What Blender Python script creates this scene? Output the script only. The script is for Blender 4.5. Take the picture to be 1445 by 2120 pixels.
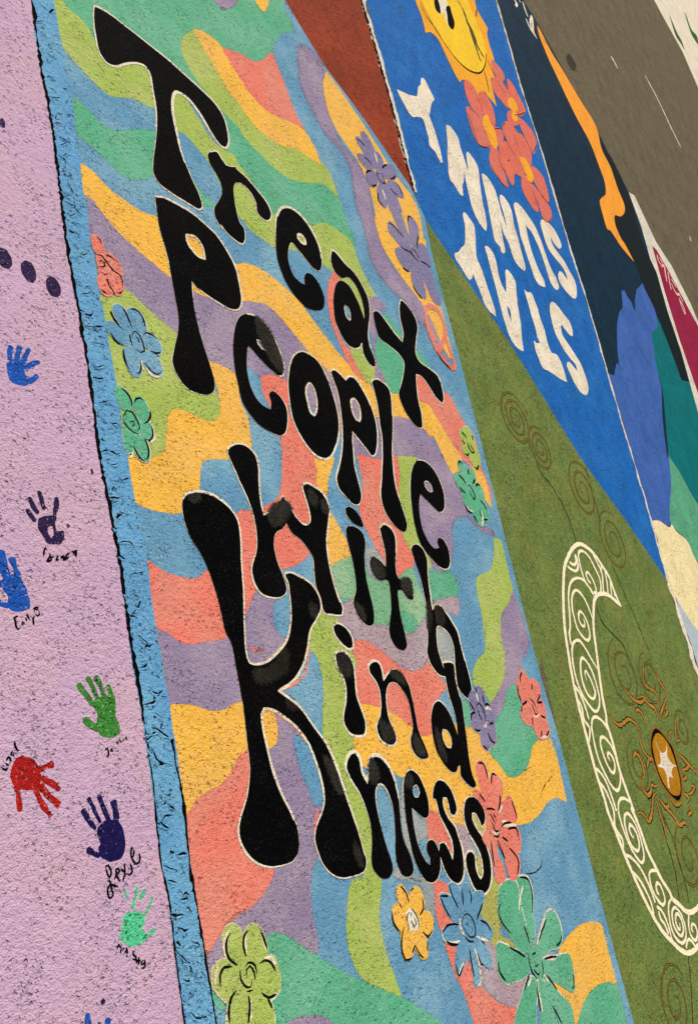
import bpy, math, random
import numpy as np
from mathutils import Vector, Matrix, noise
from mathutils.geometry import delaunay_2d_cdt

for o in list(bpy.data.objects):
    bpy.data.objects.remove(o, do_unlink=True)
S = bpy.context.scene
R = random.Random(7)

# ---------------------------------------------------------------- camera
# world: z up, y along the sides of the parking spaces, x across them; the
# camera is held 1.9 m above the lot and rolled on its side
CAM_H = 1.9
FPX, CX, CY = 1800.0, 722.5, 1060.0            # focal length and centre in pixels of a 1445 x 2120 picture
VPA = np.array([-913.8 - CX, -6431.7 - CY, FPX])
UP = np.array([0.75488368, -0.30445232, -0.58091257])
YA = VPA / np.linalg.norm(VPA)
YA = YA - UP * (UP @ YA)
YA /= np.linalg.norm(YA)
XA = np.cross(YA, UP)
cd = bpy.data.cameras.new('camera')
cam = bpy.data.objects.new('camera', cd)
S.collection.objects.link(cam)
cd.sensor_fit = 'VERTICAL'
cd.sensor_height = 36.0
cd.lens = FPX / 2120.0 * 36.0
cd.clip_start, cd.clip_end = 0.05, 2000.0
cols = [(XA[0], YA[0], UP[0]), (-XA[1], -YA[1], -UP[1]), (-XA[2], -YA[2], -UP[2])]
M = Matrix.Identity(4)
for i in range(3):
    for j in range(3):
        M[j][i] = cols[i][j]
M[2][3] = CAM_H
cam.matrix_world = M
S.camera = cam

# ---------------------------------------------------------------- light
SUN_EL, SUN_AZ = 40.0, 80.0                    # azimuth from +x towards +y
w = bpy.data.worlds.new('World')
S.world = w
w.use_nodes = True
nt = w.node_tree
sky = nt.nodes.new('ShaderNodeTexSky')
sky.sky_type = 'NISHITA'
sky.sun_disc = False
sky.sun_elevation = math.radians(SUN_EL)
sky.sun_rotation = math.radians(90.0 - SUN_AZ)
sky.dust_density = 3.0
bg = nt.nodes['Background']
bg.inputs['Strength'].default_value = 0.06
nt.links.new(sky.outputs[0], bg.inputs['Color'])
sl = bpy.data.lights.new('sun', 'SUN')
sl.energy = 4.1
sl.angle = math.radians(1.5)
sl.color = (1.0, 0.91, 0.78)
so = bpy.data.objects.new('sun', sl)
S.collection.objects.link(so)
ce = math.cos(math.radians(SUN_EL))
sd = Vector((ce * math.cos(math.radians(SUN_AZ)), ce * math.sin(math.radians(SUN_AZ)), math.sin(math.radians(SUN_EL))))
so.rotation_euler = sd.to_track_quat('Z', 'Y').to_euler()
so.location = sd * 30
S.view_settings.view_transform = 'Standard'
S.view_settings.look = 'None'
S.view_settings.exposure = 0.06
S.view_settings.gamma = 1.0
S.view_settings.use_curve_mapping = False

# ---------------------------------------------------------------- points on the lot
TILE = {'z': (0, 0, 1.0)}
for k, p in dict(a=(0, 0), b=(450, 0), c=(945, 0), d=(0, 450), e=(450, 450), f=(945, 450), g=(0, 900), h=(450, 900),
                 i=(945, 900), j=(0, 1300), k=(450, 1300), l=(945, 1300), m=(0, 1620), n=(450, 1620), o=(945, 1620)).items():
    TILE[k] = (p[0], p[1], 2.89)
for k, p in dict(A=(150, 470), B=(180, 720), C=(710, 250), D=(760, 430), E=(840, 850), F=(930, 1360), G=(930, 1570), H=(800, 1800),
                 I=(980, 1800), J=(400, 1870), K=(1000, 1870), L=(860, 0), M=(940, 230)).items():
    TILE[k] = (p[0], p[1], 5.78)
for k, p in dict(P=(1145, 1100), Q=(1145, 1290), R=(1195, 1480), S=(1245, 1670), T=(1245, 1800)).items():
    TILE[k] = (p[0], p[1], 7.225)
for k, p in dict(U=(1225, 1320), V=(1225, 1520)).items():
    TILE[k] = (p[0], p[1], 6.568)

for k, p in {'1': (0, 1520), '2': (200, 1740), '3': (220, 1900), '4': (0, 1220), '5': (60, 1080), '6': (170, 1480)}.items():
    TILE[k] = (p[0], p[1], 6.9)
TILE['7'] = (250, 1400, 4.485)
TILE['8'] = (1340, 480, 6.58)
TILE.update({'9': (810, 140, 4.485), 't': (900, 260, 4.983), 'u': (1000, 360, 3.9), 'v': (930, 440, 4.1125), 'x': (1060, 580, 4.983)})


def at(x, y, z=0.0):
    r = np.array([x - CX, y - CY, FPX])
    r = r * ((CAM_H - z) / -(r @ UP))
    return (r @ XA, r @ YA)


def pts(s, z=0.0):
    """points on the lot (metres); 'w:' tokens are metres already, '!' marks a corner"""
    out, cor, cur = [], [], 'z'
    for t in s.split():
        if ':' in t:
            cur, t = t.split(':')
        c = t.endswith('!')
        t = t.rstrip('!')
        x, y = (float(v) for v in t.split(','))
        if cur == 'w':
            out.append((x, y))
        else:
            x0, y0, k = TILE[cur]
            out.append(at(x0 + x / k, y0 + y / k, z))
        cor.append(c)
    return np.array(out), cor


def smooth(p, cor, closed, step=0.012):
    """Catmull-Rom through the points, straight at corners"""
    n = len(p)
    out = []
    for i in range(n if closed else n - 1):
        p1, p2 = p[i], p[(i + 1) % n]
        c1, c2 = cor[i], cor[(i + 1) % n]
        p0 = p[i - 1] if (closed or i > 0) else p1
        p3 = p[(i + 2) % n] if (closed or i + 2 < n) else p2
        if c1:
            p0 = p1
        if c2:
            p3 = p2
        L = float(np.linalg.norm(p2 - p1))
        m = max(1, min(14, int(L / step)))
        if c1 and c2:
            m = max(1, min(60, int(L / 0.03)))
        a1 = max(np.linalg.norm(p1 - p0), 1e-6) ** 0.5
        a2 = max(L, 1e-6) ** 0.5
        a3 = max(np.linalg.norm(p3 - p2), 1e-6) ** 0.5
        if c1 and c2:
            m1 = m2 = p2 - p1
        else:
            m1 = (p2 - p1) if c1 or a1 < 1e-3 else a2 * ((p1 - p0) / a1 - (p2 - p0) / (a1 + a2) + (p2 - p1) / a2)
            m2 = (p2 - p1) if c2 or a3 < 1e-3 else a2 * ((p2 - p1) / a2 - (p3 - p1) / (a2 + a3) + (p3 - p2) / a3)
        for k in range(m):
            t = k / m
            out.append((2 * t**3 - 3 * t**2 + 1) * p1 + (t**3 - 2 * t**2 + t) * m1 + (-2 * t**3 + 3 * t**2) * p2 + (t**3 - t**2) * m2)
    if not closed:
        out.append(p[-1])
    return np.array(out)


def fray(p, amp, fr=70.0):
    """uneven paint edge"""
    if amp <= 0:
        return p
    q = p.copy()
    for i, (x, y) in enumerate(p):
        v = noise.noise_vector(Vector((x * fr, y * fr, 3.1)))
        u = noise.noise_vector(Vector((x * fr * 0.22, y * fr * 0.22, 8.1)))
        q[i, 0] += amp * (v.x + 0.8 * u.x)
        q[i, 1] += amp * (v.y + 0.8 * u.y)
    return q


def normals(p, closed):
    if closed:
        t = np.roll(p, -1, 0) - np.roll(p, 1, 0)
    else:
        t = np.gradient(p, axis=0)
    t /= np.maximum(np.linalg.norm(t, axis=1), 1e-9)[:, None]
    return np.stack([-t[:, 1], t[:, 0]], 1)


def area(p):
    x, y = p[:, 0], p[:, 1]
    return 0.5 * float(np.sum(x * np.roll(y, -1) - np.roll(x, -1) * y))


# ---------------------------------------------------------------- materials
def lin(c):
    return tuple((v / 12.92 if v <= 0.04045 else ((v + 0.055) / 1.055) ** 2.4) for v in (q / 255.0 for q in c)) + (1.0,)


def surface_group():
    """rough asphalt seen through paint: grain, aggregate bumps, open pores and wear, all in metres of the lot"""
    g = bpy.data.node_groups.new('painted_asphalt', 'ShaderNodeTree')
    for nm, ty, dv in (('Color', 'NodeSocketColor', (.5, .5, .5, 1)), ('Pores', 'NodeSocketFloat', .5), ('Mottle', 'NodeSocketFloat', .2),
                       ('Chips', 'NodeSocketFloat', .3), ('Relief', 'NodeSocketFloat', 1.0), ('Roughness', 'NodeSocketFloat', .62), ('Second', 'NodeSocketColor', (.5, .5, .5, 1)),
                       ('Stain', 'NodeSocketFloat', 0.0), ('Sheen', 'NodeSocketFloat', .05)):
        s = g.interface.new_socket(nm, in_out='INPUT', socket_type=ty)
        s.default_value = dv
    g.interface.new_socket('Shader', in_out='OUTPUT', socket_type='NodeSocketShader')
    N, L = g.nodes, g.links
    gi, go = N.new('NodeGroupInput'), N.new('NodeGroupOutput')
    geo = N.new('ShaderNodeNewGeometry')
    pos = geo.outputs['Position']

    def nz(scale, detail=2.0, rough=.5, dist=0.0):
        n = N.new('ShaderNodeTexNoise')
        n.noise_dimensions = '2D'
        n.inputs['Scale'].default_value = scale
        n.inputs['Detail'].default_value = detail
        n.inputs['Roughness'].default_value = rough
        n.inputs['Distortion'].default_value = dist
        L.new(pos, n.inputs['Vector'])
        return n.outputs['Fac']

    def mm(op, a, b=None, clamp=False):
        m = N.new('ShaderNodeMath')
        m.operation = op
        m.use_clamp = clamp
        for i, v in enumerate((a, b)):
            if v is None:
                continue
            if isinstance(v, (int, float)):
                m.inputs[i].default_value = v
            else:
                L.new(v, m.inputs[i])
        return m.outputs[0]

    def ramp(v, lo, hi, a=0.0, b=1.0):
        m = N.new('ShaderNodeMapRange')
        m.interpolation_type = 'SMOOTHSTEP'
        for k, x in zip(('From Min', 'From Max', 'To Min', 'To Max'), (lo, hi, a, b)):
            m.inputs[k].default_value = x
        L.new(v, m.inputs['Value'])
        return m.outputs[0]

    def mixc(f, a, b, mode='MIX'):
        m = N.new('ShaderNodeMix')
        m.data_type = 'RGBA'
        m.blend_type = mode
        L.new(f, m.inputs['Factor'])
        for k, v in (('A', a), ('B', b)):
            sk = [s for s in m.inputs if s.name == k and s.type == 'RGBA'][0]
            if isinstance(v, tuple):
                sk.default_value = v
            else:
                L.new(v, sk)
        return [s for s in m.outputs if s.type == 'RGBA'][0]

    vor = N.new('ShaderNodeTexVoronoi')
    vor.feature = 'F1'
    vor.voronoi_dimensions = '2D'
    vor.inputs['Scale'].default_value = 72.0
    L.new(pos, vor.inputs['Vector'])
    grit = nz(210.0, 1.0, .6)
    mid = nz(62.0, 2.0, .58, .3)
    low = nz(5.0, 2.0, .55)
    big = nz(3.6, 3.0, .6)
    coarse = nz(26.0, 2.0, .6)
    clus = nz(9.0, 1.0, .5)
    warp = N.new('ShaderNodeTexNoise')
    warp.noise_dimensions = '2D'
    warp.inputs['Scale'].default_value = 150.0
    warp.inputs['Detail'].default_value = 1.0
    L.new(pos, warp.inputs['Vector'])
    wv = N.new('ShaderNodeVectorMath')
    wv.operation = 'MULTIPLY_ADD'
    wv.inputs[1].default_value = (.010, .010, .0)
    L.new(warp.outputs['Color'], wv.inputs[0])
    L.new(pos, wv.inputs[2])

    def pits(scale, size, share):
        v = N.new('ShaderNodeTexVoronoi')
        v.voronoi_dimensions = '2D'
        v.inputs['Scale'].default_value = scale
        L.new(wv.outputs[0], v.inputs['Vector'])
        sp = N.new('ShaderNodeSeparateColor')
        L.new(v.outputs['Color'], sp.inputs[0])
        keep = mm('LESS_THAN', mm('SUBTRACT', sp.outputs[0], mm('MULTIPLY', mm('SUBTRACT', clus, .5), .7)), share)
        r = mm('MULTIPLY', mm('ADD', sp.outputs[1], .45), size)
        return mm('MULTIPLY', keep, ramp(mm('SUBTRACT', v.outputs['Distance'], r), -.14, .12, 1.0, 0.0))
    pores = mm('MAXIMUM', pits(135.0, .27, .16), pits(62.0, .20, .12))
    h = mm('SUBTRACT', mm('ADD', mm('MULTIPLY', mid, .27), mm('MULTIPLY', grit, .26)), mm('MULTIPLY', vor.outputs['Distance'], .14))
    h = mm('SUBTRACT', h, mm('MULTIPLY', pores, .62))
    bump = N.new('ShaderNodeBump')
    bump.inputs['Distance'].default_value = 0.0095
    L.new(gi.outputs['Relief'], bump.inputs['Strength'])
    L.new(h, bump.inputs['Height'])
    # colour: second coat thin in places, mottling, chips of pale stone, open dark pores
    c = mixc(mm('MULTIPLY', ramp(big, .40, .68), gi.outputs['Stain'], True), gi.outputs['Color'], gi.outputs['Second'])
    v = mm('ADD', mm('MULTIPLY', mm('SUBTRACT', low, .5), 1.3), mm('MULTIPLY', mm('SUBTRACT', mid, .5), 1.4))
    v = mm('ADD', v, mm('MULTIPLY', mm('SUBTRACT', grit, .5), 1.3))
    v = mm('ADD', v, mm('MULTIPLY', mm('SUBTRACT', coarse, .5), 1.5))
    v = mm('ADD', mm('MULTIPLY', v, gi.outputs['Mottle']), 1.0)
    comb = N.new('ShaderNodeCombineColor')
    for q in range(3):
        L.new(v, comb.inputs[q])
    one = N.new('ShaderNodeValue')
    one.outputs[0].default_value = 1.0
    c = mixc(one.outputs[0], c, comb.outputs[0], 'MULTIPLY')
    chip = ramp(mm('ADD', nz(130.0, 1.0, .5), mm('MULTIPLY', mm('SUBTRACT', clus, .5), .2)), .69, .74)
    c = mixc(mm('MULTIPLY', chip, gi.outputs['Chips'], True), c, (.62, .57, .48, 1))
    c = mixc(mm('MULTIPLY', ramp(pores, .45, 1.0), gi.outputs['Pores'], True), c, (.021, .019, .017, 1))
    b = N.new('ShaderNodeBsdfPrincipled')
    L.new(c, b.inputs['Base Color'])
    L.new(mm('ADD', gi.outputs['Roughness'], mm('MULTIPLY', mm('SUBTRACT', mid, .5), .25), True), b.inputs['Roughness'])
    L.new(gi.outputs['Sheen'], b.inputs['Specular IOR Level'])
    L.new(bump.outputs[0], b.inputs['Normal'])
    L.new(b.outputs[0], go.inputs[0])
    return g


GRP = surface_group()
MATS = {}
STYLE = {}


def paint(name, rgb=None, pores=.55, mottle=.16, chips=.35, relief=.8, rough=.62, second=None, stain=0.0, sheen=.05, soft=False):
    """a coat of paint; soft ones fade out at their sprayed edge (point attribute 'cover')"""
    if rgb is None:
        rgb, kw = STYLE[name]
        return paint(name, rgb, soft=soft, **kw)
    key = name + ('_sprayed' if soft else '')
    if key in MATS:
        return MATS[key]
    m = bpy.data.materials.new(key)
    MATS[key] = m
    m.use_nodes = True
    t = m.node_tree
    t.nodes.remove(t.nodes['Principled BSDF'])
    g = t.nodes.new('ShaderNodeGroup')
    g.node_tree = GRP
    g.inputs['Color'].default_value = lin(rgb)
    g.inputs['Second'].default_value = lin(second or rgb)
    for k, v in (('Pores', pores), ('Mottle', mottle), ('Chips', chips), ('Relief', relief), ('Roughness', rough), ('Stain', stain), ('Sheen', sheen)):
        g.inputs[k].default_value = v
    out = t.nodes['Material Output']
    if not soft:
        t.links.new(g.outputs[0], out.inputs['Surface'])
        return m
    at_ = t.nodes.new('ShaderNodeAttribute')
    at_.attribute_name = 'cover'
    geo = t.nodes.new('ShaderNodeNewGeometry')
    n = t.nodes.new('ShaderNodeTexNoise')
    n.noise_dimensions = '2D'
    n.inputs['Scale'].default_value = 120.0
    n.inputs['Detail'].default_value = 3.0
    t.links.new(geo.outputs['Position'], n.inputs['Vector'])
    ad = t.nodes.new('ShaderNodeMath')
    ad.operation = 'MULTIPLY_ADD'
    ad.inputs[1].default_value = 1.0
    ad.inputs[2].default_value = -0.5
    t.links.new(n.outputs['Fac'], ad.inputs[0])
    a2 = t.nodes.new('ShaderNodeMath')
    a2.operation = 'ADD'
    t.links.new(at_.outputs['Fac'], a2.inputs[0])
    t.links.new(ad.outputs[0], a2.inputs[1])
    mr = t.nodes.new('ShaderNodeMapRange')
    mr.interpolation_type = 'SMOOTHSTEP'
    mr.inputs['From Min'].default_value = .1
    mr.inputs['From Max'].default_value = .66
    t.links.new(a2.outputs[0], mr.inputs['Value'])
    tr = t.nodes.new('ShaderNodeBsdfTransparent')
    mx = t.nodes.new('ShaderNodeMixShader')
    t.links.new(mr.outputs[0], mx.inputs[0])
    t.links.new(tr.outputs[0], mx.inputs[1])
    t.links.new(g.outputs[0], mx.inputs[2])
    t.links.new(mx.outputs[0], out.inputs['Surface'])
    return m


def style(name, rgb, **kw):
    STYLE[name] = (rgb, kw)


MUR = dict(pores=.19, mottle=.15, chips=.4, relief=.8)
style('lilac', (197, 165, 194), pores=.2, mottle=.11, chips=.45, relief=.95, second=(202, 168, 186), stain=.7)
style('sky', (98, 150, 184), second=(126, 172, 194), stain=.8, **MUR)
style('band_blue', (96, 156, 200), pores=.6, mottle=.18, chips=.5, relief=.9, second=(110, 170, 206), stain=.8)
style('lime', (164, 186, 90), second=(180, 190, 112), stain=.7, **MUR)
style('mint', (90, 172, 134), second=(116, 184, 152), stain=.7, **MUR)
style('yellow', (240, 184, 74), second=(234, 182, 92), stain=.8, **MUR)
style('coral', (228, 124, 106), second=(222, 140, 122), stain=.8, **MUR)
style('purple', (146, 130, 160), second=(164, 148, 168), stain=.9, **MUR)
style('mauve', (172, 150, 160), second=(178, 164, 172), stain=.9, **MUR)
style('smoke', (148, 158, 160), second=(170, 176, 172), stain=.9, **MUR)
style('sage', (122, 176, 136), second=(152, 190, 150), stain=.9, **MUR)
style('moss', (172, 172, 90), second=(186, 184, 112), stain=.9, **MUR)
style('letter_black', (7, 7, 8), pores=.2, mottle=.3, chips=.02, relief=.5, rough=.6, second=(13, 12, 11), stain=.6, sheen=.015)
style('thin_black', (44, 42, 37), pores=.5, mottle=.6, chips=.05, relief=.7, second=(30, 28, 22), stain=1.0)
style('line_black', (12, 11, 11), pores=.2, mottle=.3, chips=.04, relief=.8, sheen=.02)
style('halo', (232, 224, 200), pores=.6, mottle=.22, chips=.1, relief=.9, second=(226, 206, 180), stain=.9)
style('rust', (146, 60, 33), pores=.5, mottle=0.42, chips=.06, relief=1.00, second=(136, 54, 30), stain=.8)
style('royal', (26, 102, 182), pores=.4, mottle=0.31, chips=.1, relief=1.00, second=(40, 112, 186), stain=.7)
style('cream_white', (238, 228, 206), pores=.35, mottle=0.20, chips=.0, relief=1.00, second=(230, 216, 192), stain=.8)
style('sun_yellow', (242, 198, 44), pores=.3, mottle=.14, chips=.0, relief=.6)
style('sun_orange', (240, 168, 44), pores=.35, mottle=.18, chips=.0, relief=.6)
style('petal_red', (220, 112, 92), pores=.45, mottle=.2, chips=.05, relief=.7, second=(212, 120, 104), stain=.8)
style('orange', (250, 164, 52), pores=.25, mottle=0.20, chips=.0, relief=1.00)
style('navy', (9, 44, 64), pores=.4, mottle=0.57, chips=.05, relief=1.00, second=(14, 40, 60), stain=.8)
style('ink', (14, 24, 28), pores=.4, mottle=.3, chips=.05, relief=.6)
style('peri', (66, 104, 180), pores=.35, mottle=0.27, chips=.05, relief=1.00, second=(56, 96, 168), stain=.8)
style('teal', (2, 112, 116), pores=.35, mottle=0.28, chips=.05, relief=1.00)
style('seagreen', (92, 166, 130), pores=.35, mottle=0.28, chips=.05, relief=1.00)
style('sand', (242, 226, 172), pores=.3, mottle=0.20, chips=.0, relief=1.00)
style('mist', (178, 190, 200), pores=.3, mottle=.1, chips=.0, relief=.6)
style('petal_pale', (232, 186, 176), pores=.2, mottle=.1, chips=.0, relief=.5)
style('magenta', (150, 30, 66), pores=.3, mottle=0.34, chips=.0, relief=1.00)
style('olive', (106, 126, 64), pores=.5, mottle=0.45, chips=.16, relief=1.00, second=(116, 126, 62), stain=.8)
style('ochre', (132, 106, 44), pores=.4, mottle=.3, chips=.0, relief=.7)
style('olive_dark', (74, 78, 34), pores=.4, mottle=.4, chips=.0, relief=.7)
style('vine_dark', (52, 50, 22), pores=.4, mottle=.5, chips=.0, relief=.7)
style('ochre_bright', (176, 126, 50), pores=.4, mottle=.3, chips=.0, relief=.7)
style('oil', (58, 52, 42), pores=.6, mottle=.4, chips=.1, relief=.9)
style('slate', (128, 122, 160), second=(140, 132, 164), stain=.8, **MUR)
style('crack_pale', (150, 158, 104), pores=.5, mottle=.4, chips=.2, relief=1.0)
style('gold', (178, 122, 22), pores=.4, mottle=.3, chips=.0, relief=.6)
style('hook_cream', (250, 238, 204), pores=.3, mottle=.08, chips=.0, relief=.5)
style('stripe_white', (222, 216, 200), pores=.8, mottle=.3, chips=.0, relief=1.0)
style('hand_blue', (28, 84, 176), pores=.55, mottle=.25, chips=.3, relief=1.0)
style('hand_violet', (46, 30, 70), pores=.5, mottle=.4, chips=.3, relief=1.0)
style('hand_green', (58, 128, 50), pores=.6, mottle=.4, chips=.5, relief=1.0)
style('hand_red', (166, 30, 28), pores=.55, mottle=.3, chips=.3, relief=1.0)
style('hand_navy', (28, 22, 78), pores=.5, mottle=.3, chips=.25, relief=1.0)
style('hand_mint', (84, 200, 146), pores=.6, mottle=.3, chips=.6, relief=1.0)
style('leaf_green', (52, 92, 48), pores=.3, mottle=.3, chips=.0, relief=.6)
style('asphalt', (106, 97, 75), pores=.75, mottle=0.42, chips=.35, relief=1.00, rough=.75, second=(97, 89, 69), stain=.5)
style('gap', (9, 8, 9), pores=.3, mottle=.5, chips=.05, relief=1.0, rough=.8, sheen=.02)

# ---------------------------------------------------------------- objects
ZS = 0.25                                      # a coat of paint is a fraction of a millimetre thick
COL = S.collection


def link(name, mesh, parent=None, loc=(0, 0, 0)):
    o = bpy.data.objects.new(name, mesh)
    COL.objects.link(o)
    o.location = loc
    if parent:
        o.parent = parent
    return o


def tag(o, label=None, cat=None, group=None, kind=None):
    for k, v in (('label', label), ('category', cat), ('group', group), ('kind', kind)):
        if v:
            o[k] = v
    return o


class Thing:
    """an Empty on the ground that carries the painted parts"""

    def __init__(s, name, label, cat, where, group=None):
        p = pts(where)[0].mean(0)
        s.o = link(name, None, None, (p[0], p[1], 0))
        s.o.empty_display_size = .1
        tag(s.o, label, cat, group)
        s.off = (p[0], p[1])


def base_of(parent):
    if isinstance(parent, Thing):
        return parent.o, parent.off
    o = parent
    while o is not None and o.parent is not None:
        o = o.parent
    return parent, ((o.location.x, o.location.y) if o is not None else (0.0, 0.0))


def mesh_obj(name, V, F, mat, parent=None, cover=None):
    po, off = base_of(parent) if parent else (None, (0.0, 0.0))
    me = bpy.data.meshes.new(name)
    if parent is None:
        q = np.array(V)
        off = (float(q[:, 0].mean()), float(q[:, 1].mean()))
    me.from_pydata([(v[0] - off[0], v[1] - off[1], v[2]) for v in V], [], F)
    me.materials.append(mat)
    if cover is not None:
        at_ = me.attributes.new('cover', 'FLOAT', 'POINT')
        at_.data.foreach_set('value', np.array(cover, dtype=np.float32))
    me.update()
    return link(name, me, po, (off[0], off[1], 0) if parent is None else (0, 0, 0))


def tri_fill(loops, z):
    P, E_ = [], []
    for lp in loops:
        k, m = len(P), len(lp)
        P += [Vector((float(x), float(y))) for x, y in lp]
        E_ += [(k + i, k + (i + 1) % m) for i in range(m)]
    vo, eo, fo, _, _, _ = delaunay_2d_cdt(P, E_, [], 0, 1e-7)
    V = [(v.x, v.y, z) for v in vo]
    A = np.array([(v.x, v.y) for v in vo])
    C = A[np.array(fo)].mean(1)

    def wind(lp):
        lp = np.asarray(lp)
        a, b = lp, np.roll(lp, -1, 0)
        y = C[:, 1][:, None]
        up = (a[:, 1] <= y) & (b[:, 1] > y)
        dn = (a[:, 1] > y) & (b[:, 1] <= y)
        side = (b[:, 0] - a[:, 0]) * (y - a[:, 1]) - (C[:, 0][:, None] - a[:, 0]) * (b[:, 1] - a[:, 1])
        return (up & (side > 0)).sum(1) - (dn & (side < 0)).sum(1)
    keep = wind(loops[0]) != 0
    for lp in loops[1:]:
        keep &= wind(lp) == 0
    F = []
    for f in (f for f, k in zip(fo, keep) if k):
        a, b, c = (V[i] for i in f[:3])
        cr = (b[0] - a[0]) * (c[1] - a[1]) - (b[1] - a[1]) * (c[0] - a[0])
        F.append(tuple(f) if cr > 0 else tuple(f)[::-1])
    return V, F


def poly(name, s, mat, z, parent=None, holes=(), amp=.0012, soft=0.0, step=.012, grow=0.0, cover=None, cover_in=1.0):
    """one flat coat of paint with the traced outline; z in millimetres"""
    zz = z * ZS / 1000.0
    p, c = pts(s, zz)
    p = smooth(p, c, True, step)
    if area(p) < 0:
        p = p[::-1]
    if grow:
        p = p - normals(p, True) * grow
    p = fray(p, amp)
    loops = [p]
    for hs in holes:
        q, c = pts(hs, zz)
        q = fray(smooth(q, c, True, step), amp)
        loops.append(q)
    if cover is not None:
        V, F = tri_fill(loops, zz)
        return mesh_obj(name, V, F, paint(mat, soft=True), parent, [cover] * len(V)), loops
    if soft <= 0:
        V, F = tri_fill(loops, zz)
        return mesh_obj(name, V, F, paint(mat), parent), loops
    n = normals(p, True)
    V, F = tri_fill(loops, zz)
    m = len(p)
    k = len(V)
    V += [(float(x), float(y), zz) for x, y in p]
    V += [(float(x), float(y), zz + 2e-8 * i) for i, (x, y) in enumerate(p - n * soft * 1.6)]
    cov = [cover_in] * (k + m) + [0.0] * m
    for i in range(m):
        j = (i + 1) % m
        F.append((k + m + i, k + m + j, k + j, k + i))
    return mesh_obj(name, V, F, paint(mat, soft=True), parent, cov), loops


def ribbon(p, wl, wr, z, closed=False):
    n = normals(p, closed)
    m = len(p)
    V = [(float(x), float(y), z + 1.5e-6 * i) for i, (x, y) in enumerate(p + n * np.array(wl)[:, None])]
    V += [(float(x), float(y), z + 1.5e-6 * i) for i, (x, y) in enumerate(p - n * np.array(wr)[:, None])]
    F = []
    for i in range(m if closed else m - 1):
        j = (i + 1) % m
        F.append((i, m + i, m + j, j))
    return V, F


def stroke(name, s, mat, z, width, parent=None, taper=.35, amp=.0008, rag=.25, closed=False, step=.010, cover=None):
    """a brush or marker stroke; width in metres on the ground, several strokes may be joined with '|' """
    zz = z * ZS / 1000.0
    if '|' in s and name not in ('signature', 'writing'):
        o = None
        for i, one in enumerate(s.split('|')):
            o = stroke(name, one, mat, z + .012 * i, width, parent, taper, amp, rag, closed, step, cover)
        return o
    VV, FF = [], []
    for one in s.split('|'):
        p, c = pts(one, zz)
        if len(p) < 2:
            continue
        p = fray(smooth(p, c, closed, step), amp)
        m = len(p)
        t = np.linspace(0, 1, m)
        wv = np.full(m, width / 2)
        if taper > 0 and not closed:
            wv *= np.clip(np.minimum(t, 1 - t) / taper, 0, 1) ** .6 * .75 + .25
        jit = np.array([1 + rag * noise.noise(Vector((x * 55, y * 55, 1.7))) for x, y in p])
        V, F = ribbon(p, wv * jit, wv * jit, zz + 1.5e-6 * (len(VV) // 2), closed)
        k = len(VV)
        VV += V
        FF += [tuple(i + k for i in f) for f in F]
    if cover is not None:
        return mesh_obj(name, VV, FF, paint(mat, soft=True), parent, [cover] * len(VV))
    return mesh_obj(name, VV, FF, paint(mat), parent)


def halo(parent, loops, z, width=.0068, mat='halo', seed=0.0, bias=.02):
    """the thin pale line brushed round a letter, wide in places and missing in others"""
    zz = z * ZS / 1000.0
    VV, FF = [], []
    for li, p in enumerate(loops):
        ccw = area(p) > 0
        if (li == 0) != ccw:
            p = p[::-1]
        wo = np.array([max(0.0, width * (bias + .5 + 1.6 * noise.noise(Vector((x * 3.2, y * 3.2, seed)))) + width * .3 * noise.noise(Vector((x * 40, y * 40, seed)))) for x, y in p])
        wo = np.clip(wo, 0.0003, width * 1.35)
        V, F = ribbon(p, np.full(len(p), .004), wo, zz + 1.5e-6 * (len(VV) // 2), True)
        k = len(VV)
        VV += V
        FF += [tuple(i + k for i in f) for f in F]
    return mesh_obj('outline', VV, FF, paint(mat), parent)

# ================================================================ the lot
ground = mesh_obj('asphalt_ground', [(-400, -400, 0), (400, -400, 0), (400, 400, 0), (-400, 400, 0)], [(0, 1, 2, 3)], paint('asphalt'))
tag(ground, kind='structure')

# ---- painted parking spaces: one base coat each (z in mm)
lil, _ = poly('painted_parking_space', 'a:188,0! 210,200! 250,400! 285,600! 310,740! 340,1000! 375,1200! 405,1440! d:445,430! 490,640! 545,900! 575,1150! 605,1440! g:640,200! 700,650! '
              '750,1000! 800,1400! j:860,560! 900,880! 945,1200! m:975,450! 1010,700! 1060,1080! 1110,1445! w:1.47,-4.2! w:-1.2,-4.2! w:-1.2,5.0! w:1.47,3.6!', 'lilac', 1.0)
tag(lil, 'lilac painted parking space dotted with signed handprints, along the left', 'painted space')
mural = Thing('painted_parking_space', 'parking space mural of wavy rainbow bands under big black lettering', 'mural', 'z:600,1100')
poly('base_coat', 'a:205,-40! z:585,-8! z:671,135! z:751,242! z:848,384! e:1240,0! 1290,250! 1445,830! i:150,60! 310,700! 500,1440! l:600,620! 810,1440! o:860,700! 1060,1440! '
     'w:3.72,-4.2! w:1.5,-4.2! m:1105,1445! 1050,1080! 1005,700! j:940,1200! 855,560! g:795,1400! 745,1000! 695,650! 635,200! d:600,1440! 540,900! 485,640! 440,430! a:400,1440! 335,1000! 305,740! 245,400! 205,200!',
     'sky', 1.2, mural)
rust, _ = poly('painted_parking_space', 'z:580,-8! z:671,135! z:751,242! z:846,388! z:858,398! z:824,260! z:792,138! z:751,0! w:3.70,8.5! w:-0.4,8.5! w:2.4,3.9!', 'rust', 1.1)
tag(rust, 'plain rust red painted parking space between the rainbow mural and the blue space', 'painted space')
olive = Thing('painted_parking_space', 'olive green parking space with a cream fish hook and brown swirls', 'mural', 'z:1250,1400')
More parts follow.
